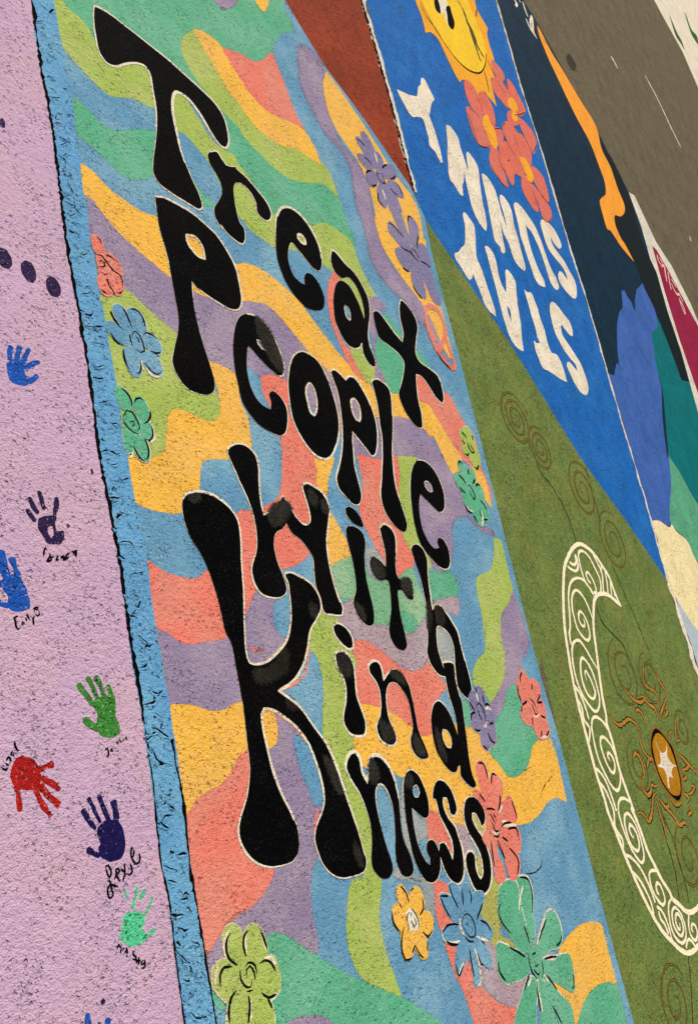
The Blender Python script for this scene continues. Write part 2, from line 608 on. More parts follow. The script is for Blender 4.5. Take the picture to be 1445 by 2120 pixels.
poly('base_coat', 'z:879,452! z:945,550! z:1059,716! z:1201,948! z:1294,1076! z:1381,1204! z:1440,1395! w:5.86,-4.2! w:3.735,-4.2! o:1060,1445! 860,700! l:810,1440! 600,620! 500,140! i:500,1440! 310,700! 150,60! e:1445,830! 1290,250! 1245,0!',
     'olive', 1.05, olive)
blue = Thing('painted_parking_space', 'royal blue parking space with white lettering, a sun and coral flowers', 'mural', 'z:1150,500')
poly('base_coat', 'z:856,396! z:879,452! z:945,550! z:1059,716! z:1201,948! z:1294,1076! z:1381,1204! z:1346,1076! z:1308,948! z:1256,772! z:1218,637! z:1173,495! z:1125,329! z:1083,197! z:1026,0! w:5.92,9.8! w:3.72,9.8! z:757,0! z:797,138! z:830,260!',
     'royal', 1.15, blue)
navy = Thing('painted_parking_space', 'dark navy parking space with an orange drip and layered blue mountains', 'mural', 'z:1300,600')
poly('base_coat', 'z:1030,0! z:1083,190! z:1125,322! z:1173,488! z:1218,630! z:1256,765! z:1308,941! z:1346,1069! z:1383,1200! z:1445,1405! w:6.0,-1.0! w:8.6,-1.0! f:1445,1180! 1330,830! 1215,450! 1110,60! c:1030,1160! 840,780! 490,150! 400,0! w:5.94,6.1!',
     'navy', 1.15, navy)
mag = Thing('painted_parking_space', 'magenta parking space edged in white at the right edge', 'mural', 'z:1420,680')
poly('border', 'c:1028,1150! 1062,1168! 1190,1445! f:1285,290! 1400,520! 1450,640! w:10.6,0.9! w:8.6,0.4! f:1445,1185! 1330,840! 1215,460! 1105,60!', 'stripe_white', 1.3, mag)
poly('base_coat', 'f:1168,170! 1195,195! 1260,310! 1340,460! 1445,655! w:10.3,1.0! w:8.9,0.75! f:1445,1060! 1335,740! 1245,450!', 'magenta', 1.7, mag)
stroke('writing', '8:130,310 145,390 190,450|8:160,350 210,430|8:190,475 225,460 240,560 260,680|8:275,540 290,640 320,790|8:320,640 370,720 390,760|8:325,700 350,770 400,850 430,840|8:430,900 450,980 510,1130|8:440,940 480,1000 515,1120|8:420,830 480,960',
       'petal_pale', 2.2, .028, mag, taper=.2)
white_sp = Thing('painted_parking_space', 'white painted parking space with thin green leaves, top right corner', 'mural', 'z:1430,60')
poly('base_coat', 'c:1180,0! 1250,130! 1350,310! 1445,530! w:15.4,8.3! w:20.0,12.8! w:16.0,16.0!', 'cream_white', 1.3, white_sp)
for s in ('c:1272,90 1285,120 1320,200 1345,245 1362,300 1345,270 1310,215 1285,140', 'c:1362,70 1375,100 1400,170 1435,215 1445,270 1430,250 1405,210 1380,140'):
    poly('leaf', s, 'leaf_green', 1.9, white_sp)
    
# scuffs on the bare aisle
for nm, lab, s, wd in (('paint_scratch', 'long thin white scratch on the bare asphalt aisle', 'c:1125,450 1200,590 1280,760 1342,885', .055),
                       ('paint_scratch', 'short faint white scuff on the asphalt beside the orange drip', 'c:922,338 940,365 962,410', .045),
                       ('paint_scratch', 'tiny white nick in the asphalt below the long scratch', 'c:1393,1410 1396,1425 1398,1440', .03)):
    tag(stroke(nm, s, 'stripe_white', .6, wd, None, rag=.8), lab, 'scratch')
o, _ = poly('oil_spot', 'c:668,350 685,345 702,372 700,402 680,400 668,375', 'oil', .6, None, soft=.03, cover_in=.8)
tag(o, 'small dark oil spot on the bare asphalt beside the navy space', 'oil spot')

# ---- old parking stripes showing between the spaces
def ragged(name, line, wl, wr, mat, z, seed, label=None, cat=None, parent=None, fr=28.0, mn=.1, step=.008, hi=1.5):
    z *= ZS
    p, c = pts(line, z / 1000.0)
    p = smooth(p, c, False, step)
    q = []
    for i in range(len(p) - 1):                      # even resampling so that the edge can be ragged
        L = np.linalg.norm(p[i + 1] - p[i])
        for k in range(max(1, int(L / step))):
            q.append(p[i] + (p[i + 1] - p[i]) * k / max(1, int(L / step)))
    q = np.array(q)
    def wv(wid, sd):
        return np.array([wid * max(mn, 1 + 1.3 * noise.noise(Vector((x * fr, y * fr, sd))) + hi * noise.noise(Vector((x * fr * 3.1, y * fr * 3.1, sd + 4)))) for x, y in q])
    V, F = ribbon(q, wv(wl, seed), wv(wr, seed + 9), z / 1000.0)
    o = mesh_obj(name, V, F, paint(mat), parent)
    if label:
        tag(o, label, cat)
    return o


ragged('parking_stripe', 'z:745,-60 z:753,0 z:793,138 z:826,260 z:860,398', .016, .03, 'stripe_white', 2.2, 1.0, 'chipped white parking stripe between the rust red and blue spaces', 'stripe', fr=11, hi=.7)
ragged('gap', 'z:744,-20 z:749,0 z:789,138 z:822,260 z:857,396', .007, .013, 'gap', 2.4, 17.0, parent=rust, mn=.0, fr=36)
ragged('parking_stripe', 'z:1020,-20 z:1027,0 z:1084,197 z:1126,329 z:1174,495 z:1219,637 z:1257,772 z:1309,948 z:1347,1076 z:1382,1204', .012, .016, 'stripe_white', 2.2, 5.0,
       'thin worn white parking stripe between the blue and navy spaces', 'stripe', mn=.02, fr=9, hi=.6)
ragged('parking_stripe', 'z:1383,1206 z:1400,1255 z:1445,1400 w:5.87,-0.8', .03, .03, 'cream_white', 2.3, 6.0, 'broad white parking stripe beside the olive space, lower right', 'stripe', fr=8, hi=.5)

# the thick cracked border band of the mural and the dark gap beside it
strip = poly('border_band', 'z:58,-40! z:66,0! z:86,138! z:111,277! z:138,498! z:156,602! z:180,744! z:208,948! z:239,1107! z:270,1315! z:298,1494! z:315,1600! z:336,1798! z:346,1841! z:366,2000! z:384,2120! w:1.5,-3.9! w:1.62,-3.9! '
             'z:448,2120! z:439,2070! z:420,1952! z:394,1798! z:377,1632! z:353,1463! z:322,1291! z:304,1156! z:278,1024! z:259,914! z:239,782! z:214,640! z:187,498! z:152,221! z:112,0! z:104,-40!', 'band_blue', 4.6, mural, amp=.003)[0]
gap = ragged('gap', 'z:60,-20 z:66,0 z:86,138 z:111,277 z:138,498 z:156,602 z:181,744 z:208,948 z:239,1107 z:270,1315 z:299,1494', .0056, .0042, 'gap', 5.0, 2.0, parent=mural, mn=.2)
ragged('gap', 'z:299,1494 z:315,1600 z:336,1798 z:347,1841 z:367,2000 z:385,2130', .0025, .0022, 'gap', 5.0, 12.0, parent=mural, mn=.02)
ragged('gap', 'z:357,1530 z:366,1585 z:378,1640 z:395,1798 z:408,1870 z:421,1952 z:440,2070 z:449,2125', .0028, .0042, 'gap', 5.0, 3.0, parent=mural, mn=.08)

cr = ('a:280,310 320,340 350,345|a:285,455 330,470|a:290,520 330,545 345,565|a:330,735 375,745 385,760|a:340,690 345,720|a:350,930 390,960 400,980|a:400,1090 435,1150 440,1165|a:380,1180 420,1165|a:420,1290 445,1310|a:445,1385 480,1420'
      '|a:245,30 290,65|a:240,180 285,225|a:300,600 340,625|a:360,820 410,850|a:370,1010 410,1060|a:440,1240 500,1290|d:425,30 500,55 520,75|d:430,150 470,190|d:520,260 540,270|d:450,380 500,400'
      '|d:480,560 540,590 560,560|d:500,650 560,660 590,690|d:570,750 630,765|d:545,870 575,895 620,880|d:565,960 620,970|d:590,1110 640,1105 680,1130|d:600,1200 650,1230|d:640,1380 690,1415 720,1410'
      '|g:600,100 650,95 720,130|g:660,180 710,170|g:700,270 770,260|g:650,380 720,375|g:760,520 800,580|g:700,650 770,640 820,710|g:780,830 860,820|g:800,960 840,980|g:790,1080 850,1000|g:830,1200 890,1250|g:860,1400 890,1370'
      '|j:840,240 890,230|j:850,460 915,455|j:920,430 980,370|j:915,590 960,620 1010,660|j:885,710 940,790 1020,820|j:930,800 950,820|j:980,1050 1000,1040|j:960,1170 1010,1200|j:1050,1360 1120,1350'
      '|m:980,500 1020,515 1060,530|m:1000,590 1060,600|m:1060,430 1110,440|m:1020,800 1100,795|m:1080,700 1130,690|m:1140,950 1200,980|m:1050,1000 1100,1060 1140,1080|m:1130,1100 1160,1140|m:1200,1130 1230,1160|m:1140,1380 1180,1410 1220,1390|m:1090,1300 1110,1320'
      '|7:200,270 260,260 310,230 320,160 350,185 430,195|7:260,255 310,300|7:300,480 350,510 400,550 460,590|7:290,540 350,510|7:380,490 400,420|7:290,670 320,740 350,790 420,820 480,830|7:330,800 350,790|7:300,370 330,380')
cr = cr.split('|')
for i in range(70):                                  # more short cracks across the thick old stripe
    y = -20 + 2160 * (i + R.random()) / 70
    x = 66 + .15 * y + (8 + 36 * R.random())
    a = R.uniform(-.4, .9)
    L = R.uniform(7, 24)
    cr.append('z:' + ' '.join('%.1f,%.1f!' % (x + (t - .5) * L + R.uniform(-1.5, 1.5), y + (t - .5) * a * L + R.uniform(-3, 3)) for t in (0, .3, .65, 1)))
for i, c in enumerate(cr):
    wd = .0036 + .0045 * R.random()
    stroke('crack', c, 'gap', 5.3 + .01 * i, wd, strip, taper=.4, amp=.004, rag=1.2, step=.005)
    # ridge added on the lower side of the crack, tilted to catch the sun
    p, cc = pts(c)
    p = fray(smooth(p, cc, False, .006), .003)
    n = normals(p, False)
    if n[:, 1].mean() > 0:
        p, n = p[::-1], -n[::-1]
    t = np.clip(np.minimum(np.linspace(0, 1, len(p)), np.linspace(1, 0, len(p))) * 3, .05, 1)
    hz = np.array([.0026 * max(0, .5 + 1.2 * noise.noise(Vector((x * 40, y * 40, 5)))) for x, y in p]) * t
    z0 = 4.7 * ZS / 1000
    rows = [(p + n * (wd * .42) * t[:, None], z0 + .00025 + hz * .15), (p + n * (wd * .42 + .0034) * t[:, None], z0 + .0002 + hz), (p + n * (wd * .42 + .009) * t[:, None], z0 + .0001 + 0 * hz)]
    m = len(p)
    V = [(float(q[k, 0]), float(q[k, 1]), float(zz[k])) for q, zz in rows for k in range(m)]
    F = [(r * m + k, r * m + k + 1, (r + 1) * m + k + 1, (r + 1) * m + k)[::-1] for r in range(2) for k in range(m - 1)]
    mesh_obj('sun_catching_lip', V, F, paint('band_blue'), strip)

# ---- colour bands of the mural, painted one over the other
BANDS = [
 ('mint', 'b:385,-20 400,60 440,130 440,180 390,190 350,240 328,315 400,530 500,780 610,960 720,1165 760,1280 815,1440 e:800,80 815,165 700,150 600,120 b:310,1310 100,1050 60,930 60,720 a:1000,500 560,200 480,120 350,-20', 0),
 ('lime', 'a:1165,175! 1100,230 1088,280 1110,360 1190,490 1280,600 1370,700 1445,775 b:150,800 250,910 350,1010 460,1075 560,1090 640,1100 722,1175! 690,1080 650,1000 613,968 400,800 200,560 a:1290,250', 0),
 ('coral', 'b:20,285! 150,330 235,375 328,315! 345,360 400,500 450,640 525,785! 460,765 380,730 300,690 200,590 100,470 50,370', 0),
 ('yellow', 'a:1165,175! 1230,200 1320,275 1345,330 b:60,350 120,450 200,570 300,670 380,710 470,750 520,785 580,880 617,978! 550,940 480,890 400,870 310,820 220,740 110,590 0,470 a:1380,560 1290,400 1205,260', 0),
 ('lime', 'a:322,-20! 352,-20! 420,60 500,130 545,200 600,300 900,380 930,640 870,620 800,585 720,575 650,560 580,500 500,420 430,340 365,255 345,150', 0),
 ('mint', 'a:435,590! 470,600 540,670 600,740 700,790 780,780 860,780 945,800 940,960 900,1055 830,1065 780,1070 700,1010 620,930 540,860 460,800 445,700', 0),
 ('lime', 'a:1030,545 1100,580 1180,700 1260,830 1340,900 1410,940 b:110,960 200,1080 300,1250 350,1290 e:480,20 560,55 640,40 720,80 800,150 840,260 880,350 947,472! 900,520 890,620 840,540 760,400 690,320 640,285 600,240 520,215 440,185 340,172 260,120 200,70 160,20 b:240,1390 170,1325 115,1270 a:1250,965 1180,880 1110,800 1060,770', 0),
 ('mint', 'a:1150,1080! 1200,1140 1290,1230! 1200,1215', 0),
 ('purple', 'a:512,1160! 640,1200 d:700,50 1000,300 e:140,480 300,510 500,720 660,900 800,1000 950,1185 e:1045,1180 1300,1290 h:1000,160 835,120 e:750,1300 560,1130 420,995 260,955 190,890 100,935 60,910 d:1400,930 1320,890 1250,860 1060,705 950,620 870,540 800,490 740,430 600,300 565,120! 545,30 a:545,1445! 530,1200', 0),
 ('purple', 'e:950,1195 1045,1190 1090,1185 1225,1250 1280,1310 1350,1445 h:1340,100 1410,230 1440,300 i:40,380 70,480 140,540 215,575 235,600 150,575 60,490 0,500 h:1400,560 1410,700 1330,830 1280,760 1200,430 1180,140 1050,135', .012),
 ('yellow', 'a:490,985! 560,1030 640,1120 740,1200 840,1265 940,1300 1100,1340 e:0,260 110,285 160,280 220,295 300,340 400,420 500,520 580,630 680,760 790,890 830,935 900,985 940,1050 1050,1045 1090,1040 1180,1080 1210,1090 1260,1110 1330,1220 1420,1330 1480,1430 i:20,160 10,235! h:1410,230 1380,180 1340,100 1290,0 e:1280,1310 1225,1250 1090,1185 1045,1190 950,1190 880,1080 680,930 640,890 570,830 500,740 400,620 300,520 220,500 140,490 d:1240,470 1150,430 1010,345 940,285 850,210 740,110 660,20 a:780,1440 700,1350 620,1270 560,1190 510,1160! 495,1080', 0),
 ('lime', 'd:605,470! 690,470 740,430 870,540 1060,705 1250,870 1290,1050 1320,1100 1320,1180 1280,1225 1200,1230 1110,1200 1060,1300 g:1010,0 995,80 940,135 870,145 780,140! 755,20! d:750,1340! 690,960! 630,560!', 0),
 ('yellow', 'd:1015,1190 1040,1160 1110,1165 1200,1210 1290,1225 1325,1160 1320,1090 1300,1000 1255,865! 1320,890 1400,930 e:60,915 105,940 135,1100 180,1200 195,1320 h:195,0 190,130 60,140 g:1360,140 1220,150 1195,220 1180,335 1110,380 1095,455 1000,460 900,440 820,405! 800,300 772,135! 870,145 960,130 998,80 1002,0 d:1005,1290', 0),
 ('coral', 'g:875,755! 940,800 1020,840 1120,865 1190,865 1250,820 1330,980 1390,1230 1300,1240 1180,1260 1090,1240 1000,1180 930,1135! 915,1000 890,860', 0),
 ('coral', 'e:265,960! 340,950 420,995 430,1180 600,1440 h:590,130 600,200 595,290 650,360 620,500 545,710 470,770 390,800 300,820 235,940 190,1050 165,1115 150,700 130,470 200,460 270,440 370,370 392,100 380,0 e:375,1330 390,1260 300,1100 270,1020', 0),
 ('yellow', 'h:580,150! 640,160 695,135! 680,200 655,280 652,350 600,300 600,200', 0),
 ('yellow', 'h:675,465! 720,540 770,640 797,725 740,745 688,785! 660,700 650,560', 0),
 ('coral', 'h:835,115! 985,155 1060,130 1085,150 1098,230 1085,330 1120,560 1140,640 1170,700 1165,800 1140,855 1080,850 1010,800 950,680 890,560 850,430 870,400 865,250', 0),
 ('lime', 'h:1080,130! 1190,138! 1175,250 1165,400 1180,500 1215,640 1260,720 1282,805! 1240,780 1160,690 1110,590 1130,560 1090,330 1098,240', 0),
 ('sage', 'h:690,800 740,750 800,735 900,780 1010,870 1080,850 1165,800 1200,900 1240,1000 1240,1100 1180,1180 1130,1190 1030,1150 950,1140 900,1060 820,1000 770,1000 720,940', .006),
 ('mint', 'h:1270,830 1330,825 1400,830 1440,900 1420,970 1290,990 1265,920', .008),
 ('mint', 'h:1110,1060 1160,1080 1200,1130 1150,1185 1120,1150', .008),
 ('smoke', 'h:890,680 950,690 1010,800 1000,870 920,850 890,790', .008),
 ('mauve', 'h:755,1020 830,990 930,1130 1030,1150 1130,1195 1180,1180 1250,1090 1265,1250 1250,1350 1190,1420 1120,1390 1010,1330 900,1260 820,1220 790,1160 720,1110', .007),
 ('mauve', 'h:1280,1010 1350,980 1440,980 1440,1080 1380,1060 1320,1010', .008),
 ('smoke', 'k:1310,0 1390,40 1420,110 1415,210 1360,200 1320,110', .006),
 ('coral', 'k:805,80! 880,75 960,120 1050,200 1160,260 1230,240 1260,200 1330,290 1370,350 1300,450 1290,600 1260,670 1150,600 1050,530 960,490 850,470 830,300 820,200', .004),
 ('lime', 'h:620,1070 705,1090 790,1290 k:830,200 780,400 860,470 825,560 820,720 790,780 850,920 910,1130 930,1300 n:930,480 975,570 965,800 1000,1000 1050,1150 1105,1300! 1000,1255 900,1195 830,1100 785,950 780,800 805,600 880,560 880,450 850,360 780,180 720,40 k:680,780 635,620 640,400 630,270 600,170 550,110 h:560,1160', 0),
 ('yellow', 'k:850,455! 960,480 1050,520 1150,590 1250,660 1330,600 1430,580 l:60,590 130,620 150,690 200,740 270,830 310,880 370,875 410,840 440,760 450,700 510,665 560,670 600,780! 655,1035! 600,1012 540,1040 500,1100 450,1150 380,1172 300,1180 150,1200 50,1190 k:1400,1165 1310,1110 1270,1080 1250,960 1200,900 1110,890 1060,860 1000,800 890,830 850,790 820,700 825,560', 0),
 ('mint', 'l:30,440 60,440 85,500 95,580 60,590 30,520', .006),
 ('purple', 'h:235,940! 300,975 400,990 440,1000 445,1220 330,1340 200,1370 180,1250 170,1110 190,1050', 0),
 ('sky', 'h:345,1000 440,985 445,1100 415,1210 370,1190 335,1090', .008),
 ('coral', 'k:185,95 230,130 290,130 250,145 200,130', .003),
 ('purple', 'k:300,500 430,550 500,620 540,800 600,1060 640,1100 600,1250 600,1330 560,1445 470,1440 480,1250 430,1080 360,930 300,700', 0),
 ('yellow', 'k:262,485! 330,500 355,600 345,690 308,715! 280,600', 0),
 ('sky', 'k:460,640 540,690 600,830 640,960 640,1040 590,1065 540,950 500,850', .006),
 ('purple', 'n:480,150 560,180 590,250 600,380 560,530 555,640 565,780 600,1010 540,1005 430,930 350,910 290,960 200,1200 100,1250 0,1280 m:1270,1210! 1245,1030! 1290,950 1350,850 1445,770 n:30,870 100,790 200,740 285,640 330,530 480,450 480,250', 0),
 ('purple', 'j:945,15! 1000,40 1090,100 1180,105 1300,85 1390,75 1445,450 1400,490 1300,520 1220,500 1150,480 1080,475 1018,480! 990,300 960,150', 0),
 ('yellow', 'j:1020,470! 1100,466 1180,480 1290,510 1400,480 k:60,490 160,455 190,700 120,800 50,930 0,965 j:1330,955 1250,985 1180,1040 1140,1110 1110,1130! 1080,900! 1040,600!', 0),
 ('coral', 'j:1110,1135! 1150,1100 1180,1040 1250,985 1330,955 k:0,968 70,900 140,770 200,740 215,860 185,1100 150,1200 170,1340 240,1400 340,1425 n:335,530 320,580 280,650 200,740 100,790 30,870 m:1445,770 1350,850 1280,960 1245,1030! 1215,960! 1180,650! 1140,400! 1110,220!', 0),
 ('mint', 'n:290,940 340,910 420,930 520,1000 620,1060 750,1140 900,1210 1090,1290 1230,1370 1330,1445 1420,1540 300,1540 330,1300 370,1150', 0),
 ('mint', 'm:1265,1205! 1300,1270 1375,1320 1400,1380 1365,1365 1310,1340 1282,1290', 0),
 ('purple', 'n:400,1470 440,1440 520,1410 600,1405 680,1445 720,1500 500,1550', 0),
 ('coral', 'n:1280,600 1340,590 1400,640 o:0,900 60,1050 100,1100 140,1200 200,1270 260,1320 330,1340 370,1340 370,1540 150,1540 60,1300 10,1180 n:1440,1200 1390,1060 1340,900 1300,760', .004),
 ('mauve', 'o:140,960 190,900 260,960 300,1180 430,1150 390,1340 300,1330 200,1260 150,1180', .006),
 ('moss', 'o:130,640 200,560 280,600 300,700 260,900 350,960 330,1000 230,980 190,930 150,800', .005),
 ('moss', 'o:80,170 120,190 160,330 200,480 200,600 130,580 110,450 140,430 100,300', .004),
 ('coral', 'k:1250,1090! 1310,1110 1390,1165 1450,1250 1440,1330 1400,1360 1330,1290 1260,1250', 0),
 ('mauve', 'l:-20,1180 40,1190 90,1290 120,1400 60,1420 30,1330 0,1260', .005),
 ('smoke', 'k:1110,900 1200,1130 1250,1160 1250,1250 1200,1290 1260,1420 1220,1440 1130,1300 1100,1100', .006),
 ('smoke', 'n:1060,480 1170,560 1280,590 1300,760 1290,880 1240,760 1220,620 1140,590 1060,560', .01),
 ('yellow', 'o:620,1000 690,900 760,850 830,838 865,850! 900,990! 955,1210! 900,1205 830,1230 770,1310 725,1450 735,1540 690,1540 690,1380 600,1260 560,1180 600,1060', 0),
 ('mint', 'o:720,1470 770,1310 830,1230 900,1202 965,1220! 1005,1400! 1035,1540! 710,1540!', 0),
 ('lime', 'i:225,620! 265,640 290,740 315,850 335,940 315,1010 270,1090 270,1200 292,1330 l:290,200 280,320 240,400 205,450 180,400 105,340 100,280 120,205 165,150 175,90 170,0 i:175,1230 150,1060 120,890 135,850 205,810 225,720', 0),
 ('purple', 'i:335,945! 375,1040 430,1260 400,1330 l:440,80 385,190 390,260 350,340 300,370 275,470 225,530 205,470 250,390 288,300 i:292,1330 270,1200 270,1090 315,1010', 0),
 ('mint', 'l:345,340 370,400 400,520 440,570 490,650 450,700 440,760 410,840 370,875 310,880 250,800 200,740 230,650 240,560 280,500 300,400', 0),
 ('coral', 'e:1185,935! 1260,960 1350,1050 1380,1060 1445,1175 f:55,1245 110,1330 i:140,180 200,330 200,400 150,330 90,200 30,130 0,60 e:1445,1400 1330,1220 1260,1110 1210,1090 1190,1010', 0),
 ('yellow', 'i:100,185 150,230 180,300 206,432! 180,400 150,340 100,260', 0),
 ('purple', 'b:490,290 530,280 590,330 650,410 640,450 635,540 660,640 690,750 740,860 820,960 890,1060 915,1180 940,1300 e:950,30 980,160 1030,270 1110,370 1200,470 1240,540 1250,640 1200,620 1120,500 1040,430 970,340 920,250 900,150 860,0 b:850,1280 820,1150 800,1020 740,900 650,800 590,700 540,600 500,500 490,420', .022),
 ('yellow', 'b:650,430! 690,480 800,640 870,740 940,850 1000,950 1080,1070 1150,1160 1200,1260 1235,1445 e:1240,130 1250,300 1265,450 1330,530 1370,690 1412,845! 1380,830 1330,740 1290,640 1240,540 1170,440 1100,350 1040,260 985,160 945,0 b:950,1300 920,1150 890,1060 840,960 770,860 700,750 660,640 637,520', 0),
 ('purple', 'e:1240,560 1290,640 1330,740 1385,850 1350,860 1290,760 1250,680', .008),
 ('coral', 'e:700,335 735,355 705,400 690,480 700,600 735,720 785,790 820,800 870,900 885,975! 830,935 780,860 730,740 690,640 665,520 665,420', 0),
 ('lime', 'e:800,795 860,750 890,850 947,890! 950,960 900,985 870,940 830,870', 0),
 ('purple', 'e:915,480 985,500 1005,560 940,555 950,700 955,850 1000,950 1040,1040 1000,1030 950,975 945,870 920,700 905,640', .004),
 ('mint', 'e:1000,575! 1060,640 1120,740 1140,850 1120,1000 1085,1047 1030,1035 1000,950 955,850 955,750 980,700', 0),
 ('mint', 'e:1180,785! 1230,840 1265,885! 1190,880', 0),
 ('purple', 'a:1260,-20! 1300,25 1350,48 b:20,50 80,45 115,20 125,-20!', .005),
 ('yellow', 'b:215,-20! 240,30 275,70 300,40 310,-20!', .004),
]
for i, (m_, s, sf) in enumerate(BANDS):
    poly('colour_band', s, m_, 1.5 + .04 * i, mural, soft=max(sf * 1.7, .0048), amp=.0024, grow=-sf * 1.5)
stroke('brush_line', 'k:548,110 545,180 525,270 470,330 385,375|k:350,520 430,560 490,620 530,690|n:600,150 590,230 575,300', 'coral', 4.45, .010, mural, rag=.6)

for q in ('G:1245,200 1190,260 1150,310 1110,400 1075,490', 'G:1120,1180 1090,1290 1030,1380', 'G:960,100 900,150', 'o:510,500 460,540 420,545'):
    stroke('crack', q, 'gap', 4.5, .004, mural, taper=.5, amp=.004, rag=1.3, step=.006)
for q in ('E:1345,380 1330,520 1340,560 1300,600 1290,720 1300,860 1280,960 1215,1080 1210,1150 1160,1260 1180,1330', 'i:330,330 290,400 280,480', 'E:1030,800 1020,830'):
    stroke('crack', q, 'crack_pale', 2.0, .011, olive, taper=.4, amp=.006, rag=1.3, step=.008)
    stroke('crack', q, 'vine_dark', 2.2, .006, olive, taper=.5, amp=.006, rag=1.6, step=.008)

# ================================================================ lettering
ZL = [6.0]


def word(label, where, letters, mat='letter_black', group=None, hal=True, amp=.0012, patches=(), grow=0.0):
    t = Thing('painted_word', label, 'lettering', where, group)
    for s, holes in letters:
        z = ZL[0]
        ZL[0] += .02
        o, loops = poly('letter', s, mat, z + .6, t, holes, amp=amp, grow=grow)
        if hal:
            halo(o, loops, z, seed=z * 3)
    for s in patches:
        poly('thin_patch', s, 'thin_black', 7.6, t, soft=.012, cover_in=.66, amp=.005)
    return t


LW = 'lettering of the rainbow mural'
word('black word Treat arching across the top of the rainbow mural', 'z:560,400', [
 ('a:568,32! 640,70 760,160 900,270 1000,350 1100,440 1200,530 1290,620 1340,700 1365,790 1370,850 1352,886 1320,870 1270,800 1200,680 1130,590 1080,555 1050,548 1032,590 1035,680 1060,800 1090,920 1140,1050 1190,1160 1210,1235 1190,1250 1130,1215 1040,1160 960,1100 925,1050 918,980 930,880 942,760 938,640 920,540 905,450 880,400 840,375 790,370 740,378 690,390 640,370 600,310 580,220 565,120', ()),
 ('a:1260,905 1300,905 1330,950 1360,990 1420,1000 b:110,1005 170,1060 240,1140 300,1220 322,1280 310,1315 275,1310 240,1270 235,1220 200,1150 150,1100 110,1095 98,1130 110,1230 140,1340 e:158,60 165,130 150,158 110,135 60,90 20,40 a:1330,1370 1290,1300 1282,1250 1310,1200 1330,1150 1320,1090 1290,1030 1255,970 1245,930', ()),
 ('e:360,-10 375,-40 400,-60 450,-50 510,0 560,70 600,150 622,230 622,300 605,320 570,300 530,250 480,190 445,150 425,200 430,280 460,350 500,390 525,402! 520,360 535,332 570,345 610,400 640,480 635,540 600,560 540,545 490,500 430,420 390,340 360,250 350,150 352,60', ('e:480,105 500,100 525,130 528,160 500,150 482,125',)),
 ('e:685,195 710,210 760,270 820,330 870,410 905,490 915,570 908,650 905,720 920,790 945,860 945,892! 925,890 890,850 870,800 865,750 850,775 810,780 770,750 730,680 705,610 695,520 700,440 720,385 750,380 790,410 830,480 860,550 880,612! 878,560 860,480 830,410 790,360 740,360 700,320 680,260 682,215', ('e:765,530 785,545 795,590 792,615 775,600 765,565',)),
 ('e:935,560 960,560 1010,620 1060,690 1105,742! 1110,690 1090,600 1088,520 1100,492 1140,530 1185,600 1200,660 1190,740 1190,820 1210,860 1270,905 1320,950 1345,1030 1352,1090 1345,1112! 1310,1080 1260,1000 1220,950 1188,938! 1190,1000 1200,1090 1220,1180 1222,1255 1190,1250 1140,1190 1100,1110 1085,1060 1100,1000 1115,930 1115,860 1080,810 1020,760 970,720 945,650', ())],
 group=LW)
word('black word People on the second line of the rainbow mural', 'z:640,800', [
 ('d:928,-128! 980,-120 1060,-80 1160,-20 1240,50 e:0,110 60,200 110,300 140,430 148,510 130,550 90,555 d:1320,520 1230,460 1180,420 1148,382! 1155,470 1170,570 1200,700 1230,800 1260,890 1285,980 1280,1040 1240,1062 1190,1055 1120,1020 1060,940 1035,870 1045,780 1065,690 1070,590 1050,480 1030,380 1010,260 980,150 960,80 945,0', ('d:1115,103! 1170,115 1210,170 1228,248! 1190,235 1140,180 1120,140',)),
 ('e:180,575 220,585 280,630 330,700 375,800 398,880 395,945 370,950 320,910 250,840 200,780 188,770 178,830 180,920 200,1010 240,1090 290,1135 320,1147! 322,1100 310,1060 330,1040 370,1065 410,1130 420,1220 405,1290 380,1305 320,1285 250,1240 190,1170 150,1100 125,1000 105,900 95,780 105,680 130,600', ('e:240,735 265,740 295,775 295,795 270,785 245,755',)),
 ('e:460,830 500,805 540,815 600,860 650,950 690,1060 720,1180 725,1280 700,1380 670,1430 640,1440 580,1410 510,1320 460,1220 435,1100 425,980 440,880', ('e:535,1000 555,985 580,1020 600,1100 598,1160 580,1190 555,1160 540,1100 530,1050',)),
 ('e:680,920 700,910 740,940 768,972! 790,950 825,965 870,1030 910,1110 945,1220 955,1320 945,1410 925,1425 890,1380 850,1330 808,1278! 806,1330 h:810,80 820,190 845,290 862,370 850,412 815,415 770,370 730,320 716,265 730,200 748,100 752,0 e:745,1200 735,1120 720,1040 695,970', ('e:800,1095 820,1085 845,1120 858,1180 850,1220 830,1210 808,1160',)),
 ('e:925,980 950,965 990,985 1030,1030 1045,1130 1048,1300 h:1045,60 1050,200 1070,330 1110,450 1135,540 1125,578 1090,570 1040,520 1000,450 980,370 985,250 990,100 985,0 e:975,1250 960,1130 940,1040', ()),
 ('h:1200,150 1240,155 1290,200 1330,270 1358,360 1360,440 1340,468 1300,440 1250,390 1215,358! 1208,400 1210,480 1230,570 1270,650 1300,680 1327,675! 1315,640 1320,618 1345,622 1380,680 1392,760 1375,800 1330,790 1280,740 1220,660 1185,560 1165,450 1155,330 1160,230 1180,170', ('h:1240,285 1260,283 1280,310 1285,335 1268,338 1245,310',))],
 group=LW, patches=('e:235,600 300,660 370,810 385,920 330,860 270,740 240,660',))
